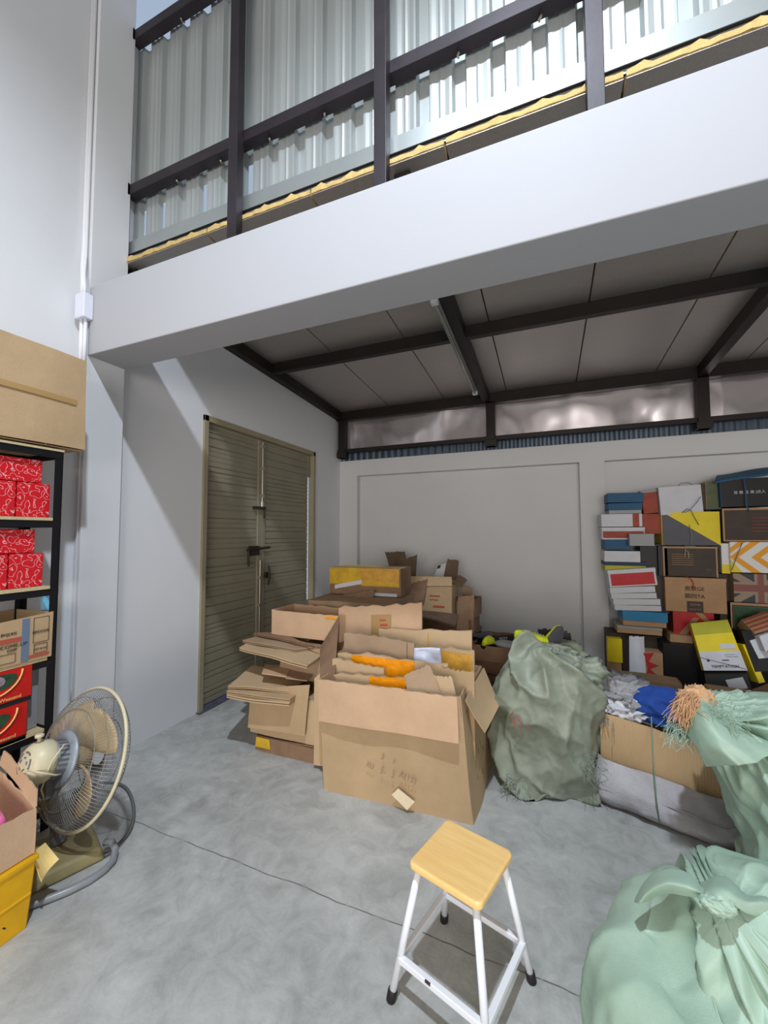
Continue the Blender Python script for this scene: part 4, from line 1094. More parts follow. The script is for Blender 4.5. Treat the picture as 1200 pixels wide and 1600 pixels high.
for k in range(4):
    a0 = k * math.pi / 2 + .55
    b = MB(); vs = []; nr_, na_ = 8, 10
    for i in range(nr_ + 1):
        r = .05 + .215 * i / nr_
        for j in range(na_ + 1):
            s = j / na_; a = a0 + (s - .5) * (1.0 + .25 * math.sin(math.pi * i / nr_)) + .25 * (i / nr_)
            h = -.03 + (s - .5) * .085 * (1.2 - .4 * i / nr_) + .01 * math.sin(math.pi * s)
            rr = r * (1 - .05 * (2 * s - 1) ** 4 * (i / nr_))
            vs.append(fp(rr, a, h))
    W = na_ + 1
    b.add(vs, [(i * W + j, i * W + j + 1, (i + 1) * W + j + 1, (i + 1) * W + j) for i in range(nr_) for j in range(na_)])
    o = b.build('blade', 'fan_blade', fan, smooth=True); sm_ = o.modifiers.new('solid', 'SOLIDIFY'); sm_.thickness = .004
b = MB(); b.lathe([(.10, -.092), (.122, -.096), (.126, -.105), (.115, -.113), (.088, -.115)], FM, 48); b.build('guard_plate', 'fan_grey', fan, smooth=True, label='blue-grey round mounting plate')
b = MB(); b.lathe([(.085, -.113), (.085, -.160), (.078, -.168)], FM, 48)
mv = b.build('motor_case', 'fan_grey', fan, smooth=False, bevel=.003)
b = MB()
for k in range(26):
    a = k * 2 * math.pi / 26
    p, q = fp(.0865, a, -.118), fp(.0865, a, -.157); b.tube([p, q], .0038, 4)
b.build('vent', 'cable_grey', mv)
b = MB(); b.lathe([(.078, -.160), (.090, -.166), (.093, -.18), (.091, -.21), (.080, -.238), (.062, -.254), (.03, -.260), (.0, -.261)], FM, 48, cap=False); mc = b.build('motor_cover', 'fan_cream', fan, smooth=True, label='rounded cream motor cover')
b = MB()
for k in range(5):
    for q in range(1):
        a0 = k * 1.256
        b.tube([fp(.047, a0 + t * .17, -.2585) for t in range(6)], .0032, 6)
        b.tube([fp(.026, a0 + t * .17, -.2615) for t in range(4)], .003, 6)
b.build('vent', 'cable_grey', mc, smooth=True)
b = MB(); kp = FM @ V(0, .0, -.20) + V(0, 0, .095); b.lathe([(.008, 0), (.008, .018), (.018, .02), (.018, .03), (.012, .034)], Matrix.Translation(kp), 16); b.build('knob', 'fan_cream', fan, smooth=True)
nk = FM @ V(0, 0, -.15)
b = MB(); b.tube([nk + V(0, 0, -.06), nk + V(.0, .0, -.12), (-2.33, 1.31, .24), (-2.30, 1.31, .14), (-2.28, 1.31, .07)], [.035, .028, .024, .026, .035], 16); b.box((nk.x - .03, nk.y - .03, nk.z - .16), (nk.x + .03, nk.y + .03, nk.z - .08)); b.build('neck', 'cable_grey', fan, smooth=False)
b = MB()
b.hexa([(-2.46, 1.13, 0), (-2.17, 1.05, 0), (-2.04, 1.39, 0), (-2.33, 1.50, 0)], [(-2.44, 1.14, .075), (-2.185, 1.07, .06), (-2.06, 1.38, .06), (-2.32, 1.48, .075)])
fb = b.build('base', 'fan_base', fan, bevel=.018, bseg=4)
b = MB()
for k in range(3): b.box((-2.20 + k * .035 - .1, 1.16 + k * .02, .068), (-2.18 + k * .035 - .1, 1.19 + k * .02, .082))
b.build('button', 'black_rubber', fb)
b = MB(); b.tube([fp(.10, 2.2, -.125), fp(.13, 2.4, -.17), fp(.12, 2.9, -.21), nk + V(.03, -.05, -.10), nk + V(.02, -.03, -.16)], .004, 6); b.tube([fp(.09, 3.6, -.125), fp(.12, 3.4, -.17), fp(.10, 3.3, -.23), fp(.05, 3.4, -.258)], .004, 6); b.build('cord', 'fan_cream', fan, smooth=True)

b = MB()
b.tube([(-2.095, 1.415, .05), (-2.06, 1.43, .05), (-2.02, 1.42, .03), (-1.98, 1.38, .017), (-1.965, 1.33, .017), (-1.97, 1.27, .017), (-2.0, 1.20, .017), (-2.04, 1.14, .017), (-2.085, 1.08, .017), (-2.14, 1.02, .017), (-2.2, .97, .017)], .0155, 12)
tag(b.build('hose', 'hose_grey', smooth=True), 'thick shiny grey hose curving over the floor from the fan base', 'hose')
b = MB()
ctl = [atz(px, py, .012) for px, py in ((112, 1240), (140, 1228), (172, 1222), (198, 1232), (209, 1262), (205, 1292), (188, 1316), (160, 1332), (124, 1338))]
pts = []
for i in range(len(ctl) - 1):
    a_, b_, c_, d_ = ctl[max(0, i - 1)], ctl[i], ctl[i + 1], ctl[min(len(ctl) - 1, i + 2)]
    for k in range(6):
        t = k / 6; pts.append(.5 * ((2 * b_) + (c_ - a_) * t + (2 * a_ - 5 * b_ + 4 * c_ - d_) * t * t + (3 * b_ - a_ - 3 * c_ + d_) * t ** 3))
b.tube(pts, .0085, 8)
tag(b.build('cable', 'cable_grey', smooth=True), 'dark grey cable looped on the floor behind the fan', 'cable')

# ---------------------------------------------------------------- black rack with its shelves
RX0, RX1, RY0, RY1 = -2.90, -2.55, .10, 1.415
rk = empty('rack', (-2.72, .8, 0), 'black slotted-angle rack with chipboard shelves against the left wall', 'shelf')
for (x, y) in ((RX1, RY1), (RX0 + .02, RY1), (RX1, RY0), (RX0 + .02, RY0)):
    sx_ = -1 if x > -2.7 else 1; sy_ = -1 if y > 1 else 1
    b = MB(); b.box((x - (.0 if sx_ > 0 else .004), y - (.04 if sy_ < 0 else 0), 0), (x + (.004 if sx_ > 0 else 0), y + (.0 if sy_ < 0 else .04), 2.075))
    b.box((x - (.04 if sx_ < 0 else 0), y - (.004 if sy_ < 0 else 0), 0), (x + (.04 if sx_ > 0 else 0), y + (0 if sy_ < 0 else .004), 2.075)); b.build('post', 'rack_black', rk)
for i, z in enumerate((2.065, 1.675, 1.30, .915, .535, .12)):
    if i:
        b = MB(); b.box((RX0 + .005, RY0, z - .004), (RX1 + .008, RY1 - .045, z + .012)); sf = b.build('shelf', 'chipboard', rk)
    else:
        b = MB(); b.box((RX0 + .005, RY0, z - .004), (RX1 + .008, RY1 + .0, z + .008)); sf = b.build('shelf', 'chipboard', rk)
    b = MB()
    for x in (RX0 + .01, RX1 - .002): b.box((x, RY0, z - .042), (x + .004, RY1, z - .004))
    for y in (RY0 + .002, RY1 - .006): b.box((RX0, y, z - .042), (RX1, y + .004, z - .004))
    b.build('shelf_beam', 'rack_black', rk)

# long box on top
tb = empty('carton', (-2.72, .8, 2.075), 'very long brown cardboard box lying on top of the black rack', 'box')
b = MB(); b.patch((-2.535, -.6, 2.085), (-2.535, 1.52, 2.095), (-2.54, 1.51, 2.63), (-2.545, -.6, 2.63), th=.006, nu=24, nv=10, warp=.012, seed=3)
b.box((-2.90, -.6, 2.085), (-2.55, 1.505, 2.09)); b.patch((-2.54, 1.513, 2.09), (-2.90, 1.513, 2.09), (-2.90, 1.508, 2.63), (-2.54, 1.508, 2.63), th=.006, warp=.008, seed=4); b.box((-2.90, -.6, 2.62), (-2.55, 1.505, 2.628))
b.patch((-2.90, 1.50, 2.09), (-2.90, -.6, 2.09), (-2.90, -.6, 2.62), (-2.90, 1.50, 2.62), th=.005)
b.build('body', 'cardboard', tb)
b = MB(); b.patch((-2.529, -.6, 2.345), (-2.529, 1.46, 2.345), (-2.531, 1.46, 2.375), (-2.533, -.6, 2.375), th=.003, nu=24, nv=2, warp=.012, seed=3); b.build('tape', 'clear_tape', tb, label='brown tape along the middle')

# red gift boxes on two shelves
def gift(loc, w, d, h, label, group):
    r = empty('gift_box', loc, label, 'box', group)
    b = MB(); b.box((-d / 2, -w / 2, 0), (d / 2, w / 2, h)); b.build('body', 'gift_red', r, local=True, bevel=.003)
    b = MB(); b.tube([(d / 2 + .002, -.035, h * .62), (d / 2 + .010, 0, h * .50), (d / 2 + .002, .035, h * .62)], .004, 6); 
    if 'oval' in label: b.build('handle', 'cord_gold', r, local=True, label='gold handle')
    return r
for zi, (z, nm) in enumerate(((1.688, 'top red shelf'), (1.313, 'second red shelf'))):
    yR = 1.372 - zi * .02
    g = 'red cloud-patterned gift boxes'
    place = 'the upper red shelf' if zi == 0 else 'the lower red shelf'
    gift((-2.70, yR - .075, z), .150, .24, .185 - zi * .005, 'red cloud-patterned gift box, lower right one on ' + place, g)
    gift((-2.70, yR - .235, z), .155, .24, .185 - zi * .005, 'red cloud-patterned gift box, lower left one on ' + place, g)
    gift((-2.695, yR - .155 - .02, z + .189 - zi * .005), .27, .22, .125, 'wide red cloud-patterned gift box lying on the two others on ' + place, g)

# printed carton on the third shelf
pc = empty('carton', (-2.70, 1.24, .93), 'printed brown carton with a blue tape band on the third shelf', 'box')
b = MB(); b.box((-2.88, .86, .93), (-2.535, 1.385, .936))
for q in (((-2.535, 1.08, .93), (-2.535, 1.385, .93), (-2.535, 1.385, 1.17), (-2.535, 1.08, 1.15)), ((-2.535, .86, .93), (-2.535, 1.08, .93), (-2.535, 1.08, 1.15), (-2.535, .86, 1.14)), ((-2.535, 1.385, .93), (-2.88, 1.385, .93), (-2.88, 1.385, 1.16), (-2.535, 1.385, 1.17)), ((-2.88, .86, .93), (-2.535, .86, .93), (-2.535, .86, 1.14), (-2.88, .86, 1.14)), ((-2.88, 1.38, .93), (-2.88, .86, .93), (-2.88, .86, 1.14), (-2.88, 1.38, 1.16))):
    b.patch(*q, th=.005, warp=.004)
b.build('body', 'cardboard', pc)
b = MB(); b.box((-2.5315, 1.245, .935), (-2.530, 1.277, 1.155)); b.build('tape', 'blue_tape', pc, label='blue-grey tape band')
b = MB(); b.box((-2.5315, 1.145, 1.045), (-2.530, 1.243, 1.068)); b.box((-2.5315, 1.280, .945), (-2.530, 1.37, .960)); b.build('print', 'red_ink', pc)
b = MB()
for (y0, y1, z0, z1) in ((1.295, 1.365, 1.02, 1.15), (1.30, 1.36, .965, 1.01), (1.15, 1.22, .945, .99)):
    for t in ((y0, y1, z0, z0 + .002), (y0, y1, z1, z1 + .002), (y0, y0 + .002, z0, z1), (y1, y1 + .002, z0, z1)): b.box((-2.5315, t[0], t[2]), (-2.530, t[1], t[3]))
b.build('print', 'ink', pc)
for s_, y, z, sz in (('BHJLRG', 1.19, 1.09, .020), ('BECCOR', 1.33, 1.075, .020), ('MICOME-UP', 1.20, 1.028, .026), ('OPP', 1.205, 1.006, .022), ('NET 66 KG', 1.33, .985, .012)):
    text(s_, sz, 'ink', pc, V(-2.5295, y, z), (R(90), 0, R(90)), name='lettering')
bagr = crumple(None, 'plastic_bag', 'grey_rag', (-2.60, 1.07, 1.02), .12, 3, amp=.35, squash=(.6, .8, .85))
tag(bagr, 'crumpled greyish bag at the left of the printed carton on the rack', 'bag')

# red handled boxes on the lower shelves
for i, (z, yR, w_, h_) in enumerate(((.745, 1.305, .30, .185), (.552, 1.290, .30, .185))):
    r = empty('gift_box', (-2.68, yR - w_ / 2, z), ('upper' if i == 0 else 'lower') + ' red boxed gift with a dark green picture and cord handle under the printed carton', 'box', 'red boxes with cord handles')
    X = -2.545
    b = MB(); b.box((-2.80, yR - w_, z), (X, yR, z + h_)); b.build('body', 'tiger_red', r, bevel=.002)
    b = MB(); poly = []
    yc = yR - .155 - (.0 if i == 0 else .008)
    for k in range(20):
        a = k / 20 * 2 * math.pi; poly.append((X, yc + .088 * math.cos(a) * (1 + .12 * math.sin(3 * a)), z + .11 + .045 * math.sin(a) * (1 + .15 * math.cos(2 * a))))
    b.prism(poly, (.003, 0, 0)); pic = b.build('picture', 'dark_green_print', r, label='dark green leafy picture')
    b = MB(); b.prism([(X + .003, yc + .01 + .030 * math.cos(k * .6283), z + .115 + .026 * math.sin(k * .6283)) for k in range(10)], (.003, 0, 0)); b.build('flower', 'mauve_print', pic)
    b = MB(); b.tube([(X + .006, yR - .045 - .13 * (1 - math.cos(t)) , z + .155 - .115 * math.sin(t)) for t in [k * math.pi / 14 for k in range(15)]], .0042, 6); b.build('handle', 'cord_gold', r, smooth=True, label='gold cord handle')
    b = MB(); b.box((X, yR - w_, z), (X + .004, yR, z + .004)); b.box((-2.545, yR - w_, z - .018), (-2.542, yR - .003, z - .002)); b.build('edge', 'black_rubber', r)
    text('Weasand', .024, 'cord_gold', r, V(X + .001, yR - .09, z + .018), (R(90), 0, R(90)))
    for k in range(9):
        pass
b = MB(); b.box((-2.87, .75, .74), (-2.60, 1.28, .744))
tag(b.build('tray', 'shoe_black'), 'thin black tray between the two red boxed gifts', 'tray')
b = MB(); b.box((-2.84, 1.315, .55), (-2.60, 1.365, .905)); tag(b.build('board', 'shoe_grey', bevel=.002), 'grey upright panel standing behind the rack post', 'board')
b = MB(); b.patch((-2.60, 1.432, .30), (-2.585, 1.436, .30), (-2.60, 1.436, 1.0), (-2.615, 1.432, 1.0), th=.002, nu=2, nv=10, warp=.01); b.patch((-2.66, 1.40, 1.0), (-2.62, 1.44, 1.0), (-2.64, 1.44, 1.28), (-2.68, 1.40, 1.28), th=.002, nu=2, nv=8, warp=.01)
b.patch((-2.63, 1.43, .55), (-2.56, 1.45, .40), (-2.54, 1.45, .12), (-2.60, 1.43, .1), th=.002, nu=4, nv=6, warp=.02)
tag(b.build('strap', 'strap_blue'), 'pale blue plastic strap hanging behind the end post of the rack', 'strap')

# ---------------------------------------------------------------- yellow crate and the open carton on it
yb = empty('crate', (-2.17, .75, 0), 'yellow plastic crate on the floor at the left edge', 'crate')
b = MB()
q0 = [(-2.36, .45, 0), (-2.00, .45, 0), (-2.00, 1.04, 0), (-2.36, 1.04, 0)]; q1 = [(-2.37, .44, .27), (-1.985, .44, .27), (-1.99, 1.06, .27), (-2.37, 1.06, .27)]
for k in range(4): b.patch(q0[k], q0[(k + 1) % 4], q1[(k + 1) % 4], q1[k], th=.008, warp=.004, nu=6, nv=4)
b.box((-2.36, .45, 0), (-2.0, 1.04, .008)); b.build('body', 'crate_yellow', yb, bevel=.003)
b = MB(); b.box((-2.38, .43, .255), (-1.978, 1.068, .275)); b.box((-2.006, .44, .125), (-1.986, 1.05, .137)); b.build('rim', 'crate_yellow', yb, bevel=.004)
text('R', .06, 'ink', yb, V(-1.994, .955, .075), (R(90), 0, R(90)))
ob = empty('carton', (-2.2, .75, .276), 'open pinkish-tan carton of packets on the yellow crate', 'box')
b = MB()
b.patch((-2.00, .40, .28), (-1.995, 1.055, .28), (-2.02, 1.065, .445), (-2.03, .40, .46), th=.007, nu=20, nv=6, warp=.01, seed=2, rag=.01)
b.patch((-1.995, 1.055, .28), (-2.40, 1.10, .28), (-2.46, 1.13, .50), (-2.02, 1.065, .445), th=.007, nu=12, nv=6, warp=.012, seed=3, rag=.012)
b.patch((-2.40, 1.10, .28), (-2.40, .40, .28), (-2.42, .40, .46), (-2.46, 1.13, .50), th=.007, warp=.01)
b.patch((-2.40, .40, .28), (-2.0, .40, .28), (-2.03, .40, .46), (-2.42, .40, .46), th=.007, warp=.01)
b.box((-2.39, .41, .278), (-2.01, 1.05, .284)); b.build('body', 'cardboard_pink', ob)
b = MB(); b.patch(at(2, 1215, 1.10), at(52, 1255, 1.085), at(53, 1268, 1.06) , at(0, 1300, .93), th=.004, nu=8, nv=4, warp=.01) if False else None
b = MB(); b.patch((-2.445, 1.135, .50), (-2.03, 1.075, .445), (-2.06, 1.09, .50), (-2.44, 1.15, .56), th=.006, nu=12, nv=4, warp=.012, seed=5, rag=.01); b.build('flap', 'cardboard_pink', ob)
rp = random.Random(5)
for k in range(7):
    b = MB(); y = 1.0 - k * .085; b.patch((-2.34 + rp.uniform(-.02, .02), y, .33), (-2.05, y - .02, .32), (-2.06, y - .03, .455), (-2.33, y + .02, .475 + rp.uniform(-.01, .01)), th=.03, nu=8, nv=4, warp=.02, seed=k, freq=12)
    o = b.build('packet', 'pink_pack' if k % 3 != 2 else 'white_plastic', smooth=True)
    tag(o, 'pink glossy packet standing in the open carton at the left edge' if k % 3 != 2 else 'clear whitish packet standing in the open carton at the left edge', 'packet', 'pink packets in the open carton' if k % 3 != 2 else 'clear packets in the open carton')
b = MB(); b.patch((-2.015, 1.06, .26), (-2.04, 1.12, .265), (-1.99, 1.15, .19), (-1.975, 1.08, .155), th=.003, nu=6, nv=6, warp=.01, bend=.015); tag(b.build('card', 'yellow_card', smooth=False), 'curled pale yellow card sticking out under the open carton', 'card')

# ---------------------------------------------------------------- shoe boxes along the back wall
gS = 'shoe boxes piled along the back wall'
def sbox(label, px0, px1, py0, py1, m, Y=5.06, d=.30, lid=None, front=None, roll=0, lidh=.03, yaw=0, side=None, group=gS, cat='box', cp=True):
    """a box whose front face was measured in the photo at depth Y; front: decorations in face units (u right, v up)"""
    pm = at((px0 + px1) / 2, (py0 + py1) / 2, Y)
    x0, x1 = at(px0, (py0 + py1) / 2, Y).x, at(px1, (py0 + py1) / 2, Y).x
    z1, z0 = at((px0 + px1) / 2, py0, Y).z, at((px0 + px1) / 2, py1, Y).z
    w_, h_ = x1 - x0, z1 - z0
    r = empty('shoe_box', ((x0 + x1) / 2, Y, z0), label, cat, group)
    r.rotation_euler = (0, R(roll), R(yaw))
    def fc(u, v): return (-w_ / 2 + u * w_, v * h_)
    lh = min(lidh, h_ * .5) if lid else 0
    b = MB(); b.box((-w_ / 2 + .003, .0, 0), (w_ / 2 - .003, d, h_ - (lh * .3))); b.build('body', m, r, local=True, bevel=.0025)
    if lid: b = MB(); b.box((-w_ / 2, -.004, h_ - lh), (w_ / 2, d + .004, h_)); b.build('lid', lid, r, local=True, bevel=.0025)
    if side: b = MB(); b.box((-w_ / 2 - .001, .0, 0), (-w_ / 2 + .003, d, h_ - .004)); b.build('side_panel', side, r, local=True)
    for k, f in enumerate(front or ()):
        nm, mm, pts = f
        b = MB(); b.prism([(fc(u, v)[0], -.0045 - .0006 * k, fc(u, v)[1]) for u, v in pts], (0, .003, 0)); b.build(nm, mm, r, local=True)
    r['_w'] = w_; r['_h'] = h_
    return r
def rect(u0, v0, u1, v1): return [(u0, v0), (u1, v0), (u1, v1), (u0, v1)]
def ftext(r, s, u, v, size, mm):
    w_, h_ = r['_w'], r['_h']
    text_local(s, size, mm, r, V(-w_ / 2 + u * w_, -.0065, v * h_))
def text_local(s, size, mm, r, loc):
    o = text(s, size, mm, r, loc, (R(90), 0, 0)); o.matrix_parent_inverse = Matrix.Identity(4)
# left column, top to bottom
sbox('dark blue flat shoe box topmost of the left column', 949, 1006, 770, 785, 'shoe_blue', roll=1)
sbox('dull teal-blue flat shoe box second in the left column', 950, 1004, 786, 797, 'shoe_blue')
sbox('thin grey box under the blue ones in the left column', 951, 1003, 797, 802.5, 'shoe_grey')
sbox('white shoe box with a red band, third from the top of the left column', 939, 1004, 803, 823, 'shoe_white', front=(('print', 'shoe_rust', rect(.77, 0, .92, 1)),))
sbox('white-lidded shoe box with a dull red front panel in the left column', 940, 1008, 824, 843, 'shoe_white', lid='shoe_white', lidh=.03, front=(('print', 'shoe_rust', rect(.03, .12, .97, .68)),))
sbox('small light grey box wedged beside the dark blue one in the left column', 983, 1023, 834, 853, 'shoe_grey', Y=4.95, d=.1)
sbox('dark blue shoe box in the middle of the left column', 944, 985, 843, 859, 'shoe_blue')
sbox('plain white shoe box in the middle of the left column', 944, 1001, 861, 878, 'shoe_white')
sbox('thin navy box under the plain white one in the left column', 944, 1010, 878, 884, 'shoe_navy')
sbox('thin yellow-green box above the tilted red and white one', 945, 1010, 884, 893, 'shoe_lime')
sbox('tilted white shoe box with a bright red front in the left column', 952, 1028, 889, 916, 'shoe_white', lid='shoe_white', lidh=.04, roll=-6, Y=4.98, front=(('print', 'shoe_red', rect(.05, .08, .95, .76)),))
for k, (a, c, y0, y1) in enumerate(((953, 1025, 917, 927), (955, 1027, 927, 936), (958, 1033, 936, 946), (960, 1034, 946, 955))):
    sbox('%s white flat box in the tilted white pile of the left column' % ('topmost', 'second', 'third', 'lowest')[k], a, c, y0, y1 - .6, 'shoe_white', Y=4.98, roll=-5 + k * 1.0)
sbox('bright blue shoe box under the tilted white pile', 972, 1044, 956, 971, 'bright_blue', Y=4.97)
sbox('thin tan box under the bright blue one', 973, 1042, 971, 979, 'shoe_tan', Y=4.98)
sbox('greyish tan box low in the left column', 964, 1035, 979, 991, 'shoe_tan', Y=5.0, lid='shoe_grey')
sbox('dark brown wide box filling the foot of the left column', 950, 1036, 992, 1072, 'shoe_brown', Y=5.08)
sbox('small yellow box low at the left end of the shoe box wall', 949, 973, 998, 1035, 'shoe_yellow', Y=4.96, d=.1)
sbox('small tan box under the small yellow one', 950, 972, 1035, 1066, 'shoe_tan', Y=4.97, d=.1)
board('bent white carton strip standing low in the left column', at(984, 1072, 4.80), at(1010, 1072, 4.80), at(1006, 994, 4.9), at(983, 994, 4.9), m='shoe_white', ply=False, seed=130, warp=.03, group='loose card by the shoe boxes', name='card_strip', cat='card', bend=.02)
sbox('tan box with a red star print low between the columns', 1006, 1037, 1020, 1071, 'shoe_tan', Y=4.86, d=.18, front=(('print', 'shoe_red', [(.0, .95), (.55, 1.0), (.25, .72), (.75, .62), (.3, .5), (.7, .3), (.1, .25), (.2, .5)]),))
# middle column
sbox('black box end deep between the left and middle columns', 1000, 1040, 850, 905, 'shoe_black', Y=5.10, d=.26)
sbox('dark brown box end behind the tilted white pile', 1016, 1046, 905, 958, 'shoe_brown', Y=5.10, d=.26)
sbox('dull rust-coloured box end above the small light grey box', 1003, 1034, 803, 834, 'shoe_rust', Y=5.10, d=.26)
sbox('black box end left of the kraft box', 1028, 1044, 853, 900, 'shoe_black', Y=5.06, d=.3)
mb = sbox('grey-brown old bundle end behind the white box at the top', 1005, 1031, 765, 802, 'shoe_rust', Y=5.1, lid='shoe_grey', roll=-6)
sbox('white shoe box bundle tied with blue string at the top of the middle column', 1031, 1100, 759, 803, 'shoe_white', yaw=3, roll=-3, side='shoe_grey')
sbox('dim brown box end between the white bundle and the dark top box', 1095, 1112, 758, 796, 'shoe_brown', Y=5.09)
sbox('olive box end left of the dark top box', 1103, 1127, 752, 796, 'shoe_olive', Y=5.08, side='shoe_tan')
sbox('shoe box bundle with a yellow and grey diagonal front', 1034, 1125, 800, 852, 'shoe_slate', side='shoe_yellow', front=(('print', 'shoe_yellow', [(.03, 1.0), (1.0, .0), (1.0, 1.0)]),), roll=0)
fb_ = [('print', 'shoe_tan', rect(0, .94, 1, 1)), ('print', 'shoe_tan', rect(0, 0, .03, 1)), ('print', 'shoe_tan', rect(.96, 0, .99, 1))]
r = sbox('dark brown shoe box with thin printed lines under the yellow diagonal one', 1036, 1122, 854, 901, 'shoe_brown', front=fb_ + [('print', 'shoe_tan', rect(.16, v, .56, v + .012)) for v in (.38, .45, .52, .59, .66, .73)])
ftext(r, 'a b c', .83, .25, .02, 'shoe_tan')
r = sbox('kraft shoe box with dark block lettering in the middle column', 1039, 1136, 903, 957, 'shoe_tan', lid='shoe_tan', lidh=.03, Y=5.02, front=(('print', 'shoe_brown', rect(.36, 0, .62, .32)),))
ftext(r, '南景GE', .49, .68, .052, 'ink'); ftext(r, '閣四TA', .49, .46, .052, 'ink'); ftext(r, 'GOMA', .49, .22, .03, 'shoe_tan'); ftext(r, 'LEISURE UNIT', .49, .09, .018, 'shoe_tan')
sbox('red and tan star-printed box under the kraft one', 1052, 1116, 957, 998, 'shoe_rust', Y=5.04, front=(('print', 'shoe_red', rect(0, 0, 1, 1)), ('print', 'shoe_tan', [(.05, 0), (.5, .8), (.65, .8), (.25, 0)]), ('print', 'shoe_tan', [(.55, 1), (1, .35), (1, .55), (.72, 1)])))
sbox('small tan box in the shadow left of the yellow and white box', 1046, 1083, 993, 1008, 'shoe_tan', Y=4.95, roll=4)
sbox('large black box low in the middle of the shoe box wall', 1037, 1102, 1008, 1080, 'shoe_black', Y=4.85, d=.4)
# the yellow and white box lying at a slant in front
def slab(label, q, depthv, m, parts=(), cat='box', name='shoe_box', group=gS, side=None):
    """box from four front corners (bl, br, tr, tl) pushed back by depthv"""
    q = [V(*p) for p in q]; base = sum(q, V(0, 0, 0)) / 4
    r = empty(name, base, label, cat, group)
    dv = V(*depthv)
    b = MB(); b.hexa([q[0], q[1], q[1] + dv, q[0] + dv], [q[3], q[2], q[2] + dv, q[3] + dv]); b.build('body', m, r, bevel=.003)
    nrm = (q[1] - q[0]).cross(q[3] - q[0]).normalized()
    if nrm.y > 0: nrm = -nrm
    def pt(u, v): return q[0] * (1 - u) * (1 - v) + q[1] * u * (1 - v) + q[2] * u * v + q[3] * (1 - u) * v
    for k, (nm, mm, pts) in enumerate(parts):
        b = MB(); b.prism([pt(u, v) + nrm * (.004 + .0008 * k) for u, v in pts], nrm * -.003); b.build(nm, mm, r)
    r['_q'] = 0
    return r, pt, nrm
r, pt, nrm = slab('slanting yellow and white shoe box leaning on the black ones', [at(1100, 1048, 4.62), at(1168, 1048, 4.62), at(1137, 968, 4.84), at(1079, 974, 4.84)], (.02, .14, -.04), 'shoe_yellow',
    (('print', 'shoe_white', rect(0, 0, 1, .38)), ('print', 'shoe_lime', rect(.02, .74, .99, .99)), ('label', 'white_label', rect(.56, .42, .93, .52)), ('print', 'ink', [(.0, .26), (.98, .02), (.98, .03), (.0, .27)]), ('print', 'ink', [(.17 + .035 * math.cos(k * .785), .20 + .028 * math.sin(k * .785)) for k in range(8)]), ('print', 'shoe_grey', rect(.6, .30, .85, .31)), ('print', 'shoe_grey', rect(.62, .26, .9, .27)), ('print', 'ink', rect(.5, .19, .66, .205))))
rot = Matrix((( pt(1, .1) - pt(0, .1)).normalized(), nrm.cross((pt(1, .1) - pt(0, .1)).normalized()), nrm)).transposed()
text('TEMPTATION', .034, 'ink', r, pt(.52, .075) + nrm * .0095, rot)
slab('yellow edge of an opened lid standing right of the slanting box', [at(1186, 1068, 4.55), at(1196, 1066, 4.55), at(1170, 1006, 4.74), at(1160, 1007, 4.74)], (.0, .16, -.03), 'shoe_yellow', name='box_lid', cat='lid')
r, pt, nrm = slab('black shoe box with a white label below the slanting yellow one', [at(1106, 1085, 4.58), at(1176, 1082, 4.58), at(1168, 1050, 4.66), at(1100, 1050, 4.66)], (0, .26, -.02), 'shoe_black', (('label', 'white_label', [(.52, .15), (.92, .2), (.86, .75), (.46, .62)]),))
r, pt, nrm = slab('black box with a white label and a striped lid at the right edge', [at(1180, 1050, 4.60), at(1226, 1048, 4.60), at(1200, 985, 4.78), at(1158, 985, 4.78)], (0, .26, -.04), 'shoe_black', (('label', 'white_label', [(.28, .30), (.70, .32), (.62, .82), (.18, .74)]),))
slab('striped tan box lid tilted at the right edge', [at(1180, 990, 4.72), at(1225, 975, 4.72), at(1195, 955, 4.9), at(1158, 968, 4.9)], (0, .12, -.08), 'shoe_tan', [('print', 'shoe_rust', rect(.02, v, .98, v + .1)) for v in (.12, .36, .60, .84)])
slab('white box end with a maroon spot right of the striped lid', [at(1196, 1018, 4.58), at(1222, 1010, 4.58), at(1205, 988, 4.66), at(1186, 994, 4.66)], (0, .10, -.02), 'shoe_white', (('print', 'shoe_red', [(.6 + .22 * math.cos(k * .785), .4 + .25 * math.sin(k * .785)) for k in range(8)]),))
# right column
r = sbox('dark shoe box with a white line of lettering at the top right', 1126, 1224, 747, 791, 'shoe_black', Y=5.02, side='shoe_blue', roll=-1)
ftext(r, '音 樂 足 美 |达人', .47, .50, .034, 'shoe_white')
b = MB(); b.patch(at(1117, 754, 5.0), at(1222, 738, 5.0), at(1222, 728, 5.25), at(1120, 744, 5.25), th=.02, nu=10, nv=4, warp=.02); tag(b.build('blue_sheet', 'shoe_blue'), 'blue plastic sheet laid over the dark top right shoe box', 'sheet')
sbox('dark brown framed shoe box second in the right column', 1129, 1224, 794, 846, 'shoe_brown', Y=5.02, front=[('print', 'shoe_tan', rect(0, .95, 1, 1)), ('print', 'shoe_tan', rect(0, 0, .03, 1)), ('print', 'shoe_tan', rect(0, 0, 1, .04))] + [('print', 'shoe_rust', rect(.48, v, .95, v + .015)) for v in (.3, .4, .5, .6, .7)])
ch = []
for i, (mm) in enumerate(('print_orange', 'print_white', 'print_orange', 'print_white', 'print_orange', 'print_white')):
    o_ = .98 - i * .17
    if i % 2 == 0 or True: ch.append(('print', mm, [(max(.0, o_ - .62 + .0), .5), (min(1, o_ - .02), 1), (min(1, o_ + .15), 1), (max(.0, o_ - .47), .5), (min(1, o_ + .15), 0), (min(1, o_ - .02), 0)] if o_ - .47 > 0 else rect(0, 0, .12, .5)))
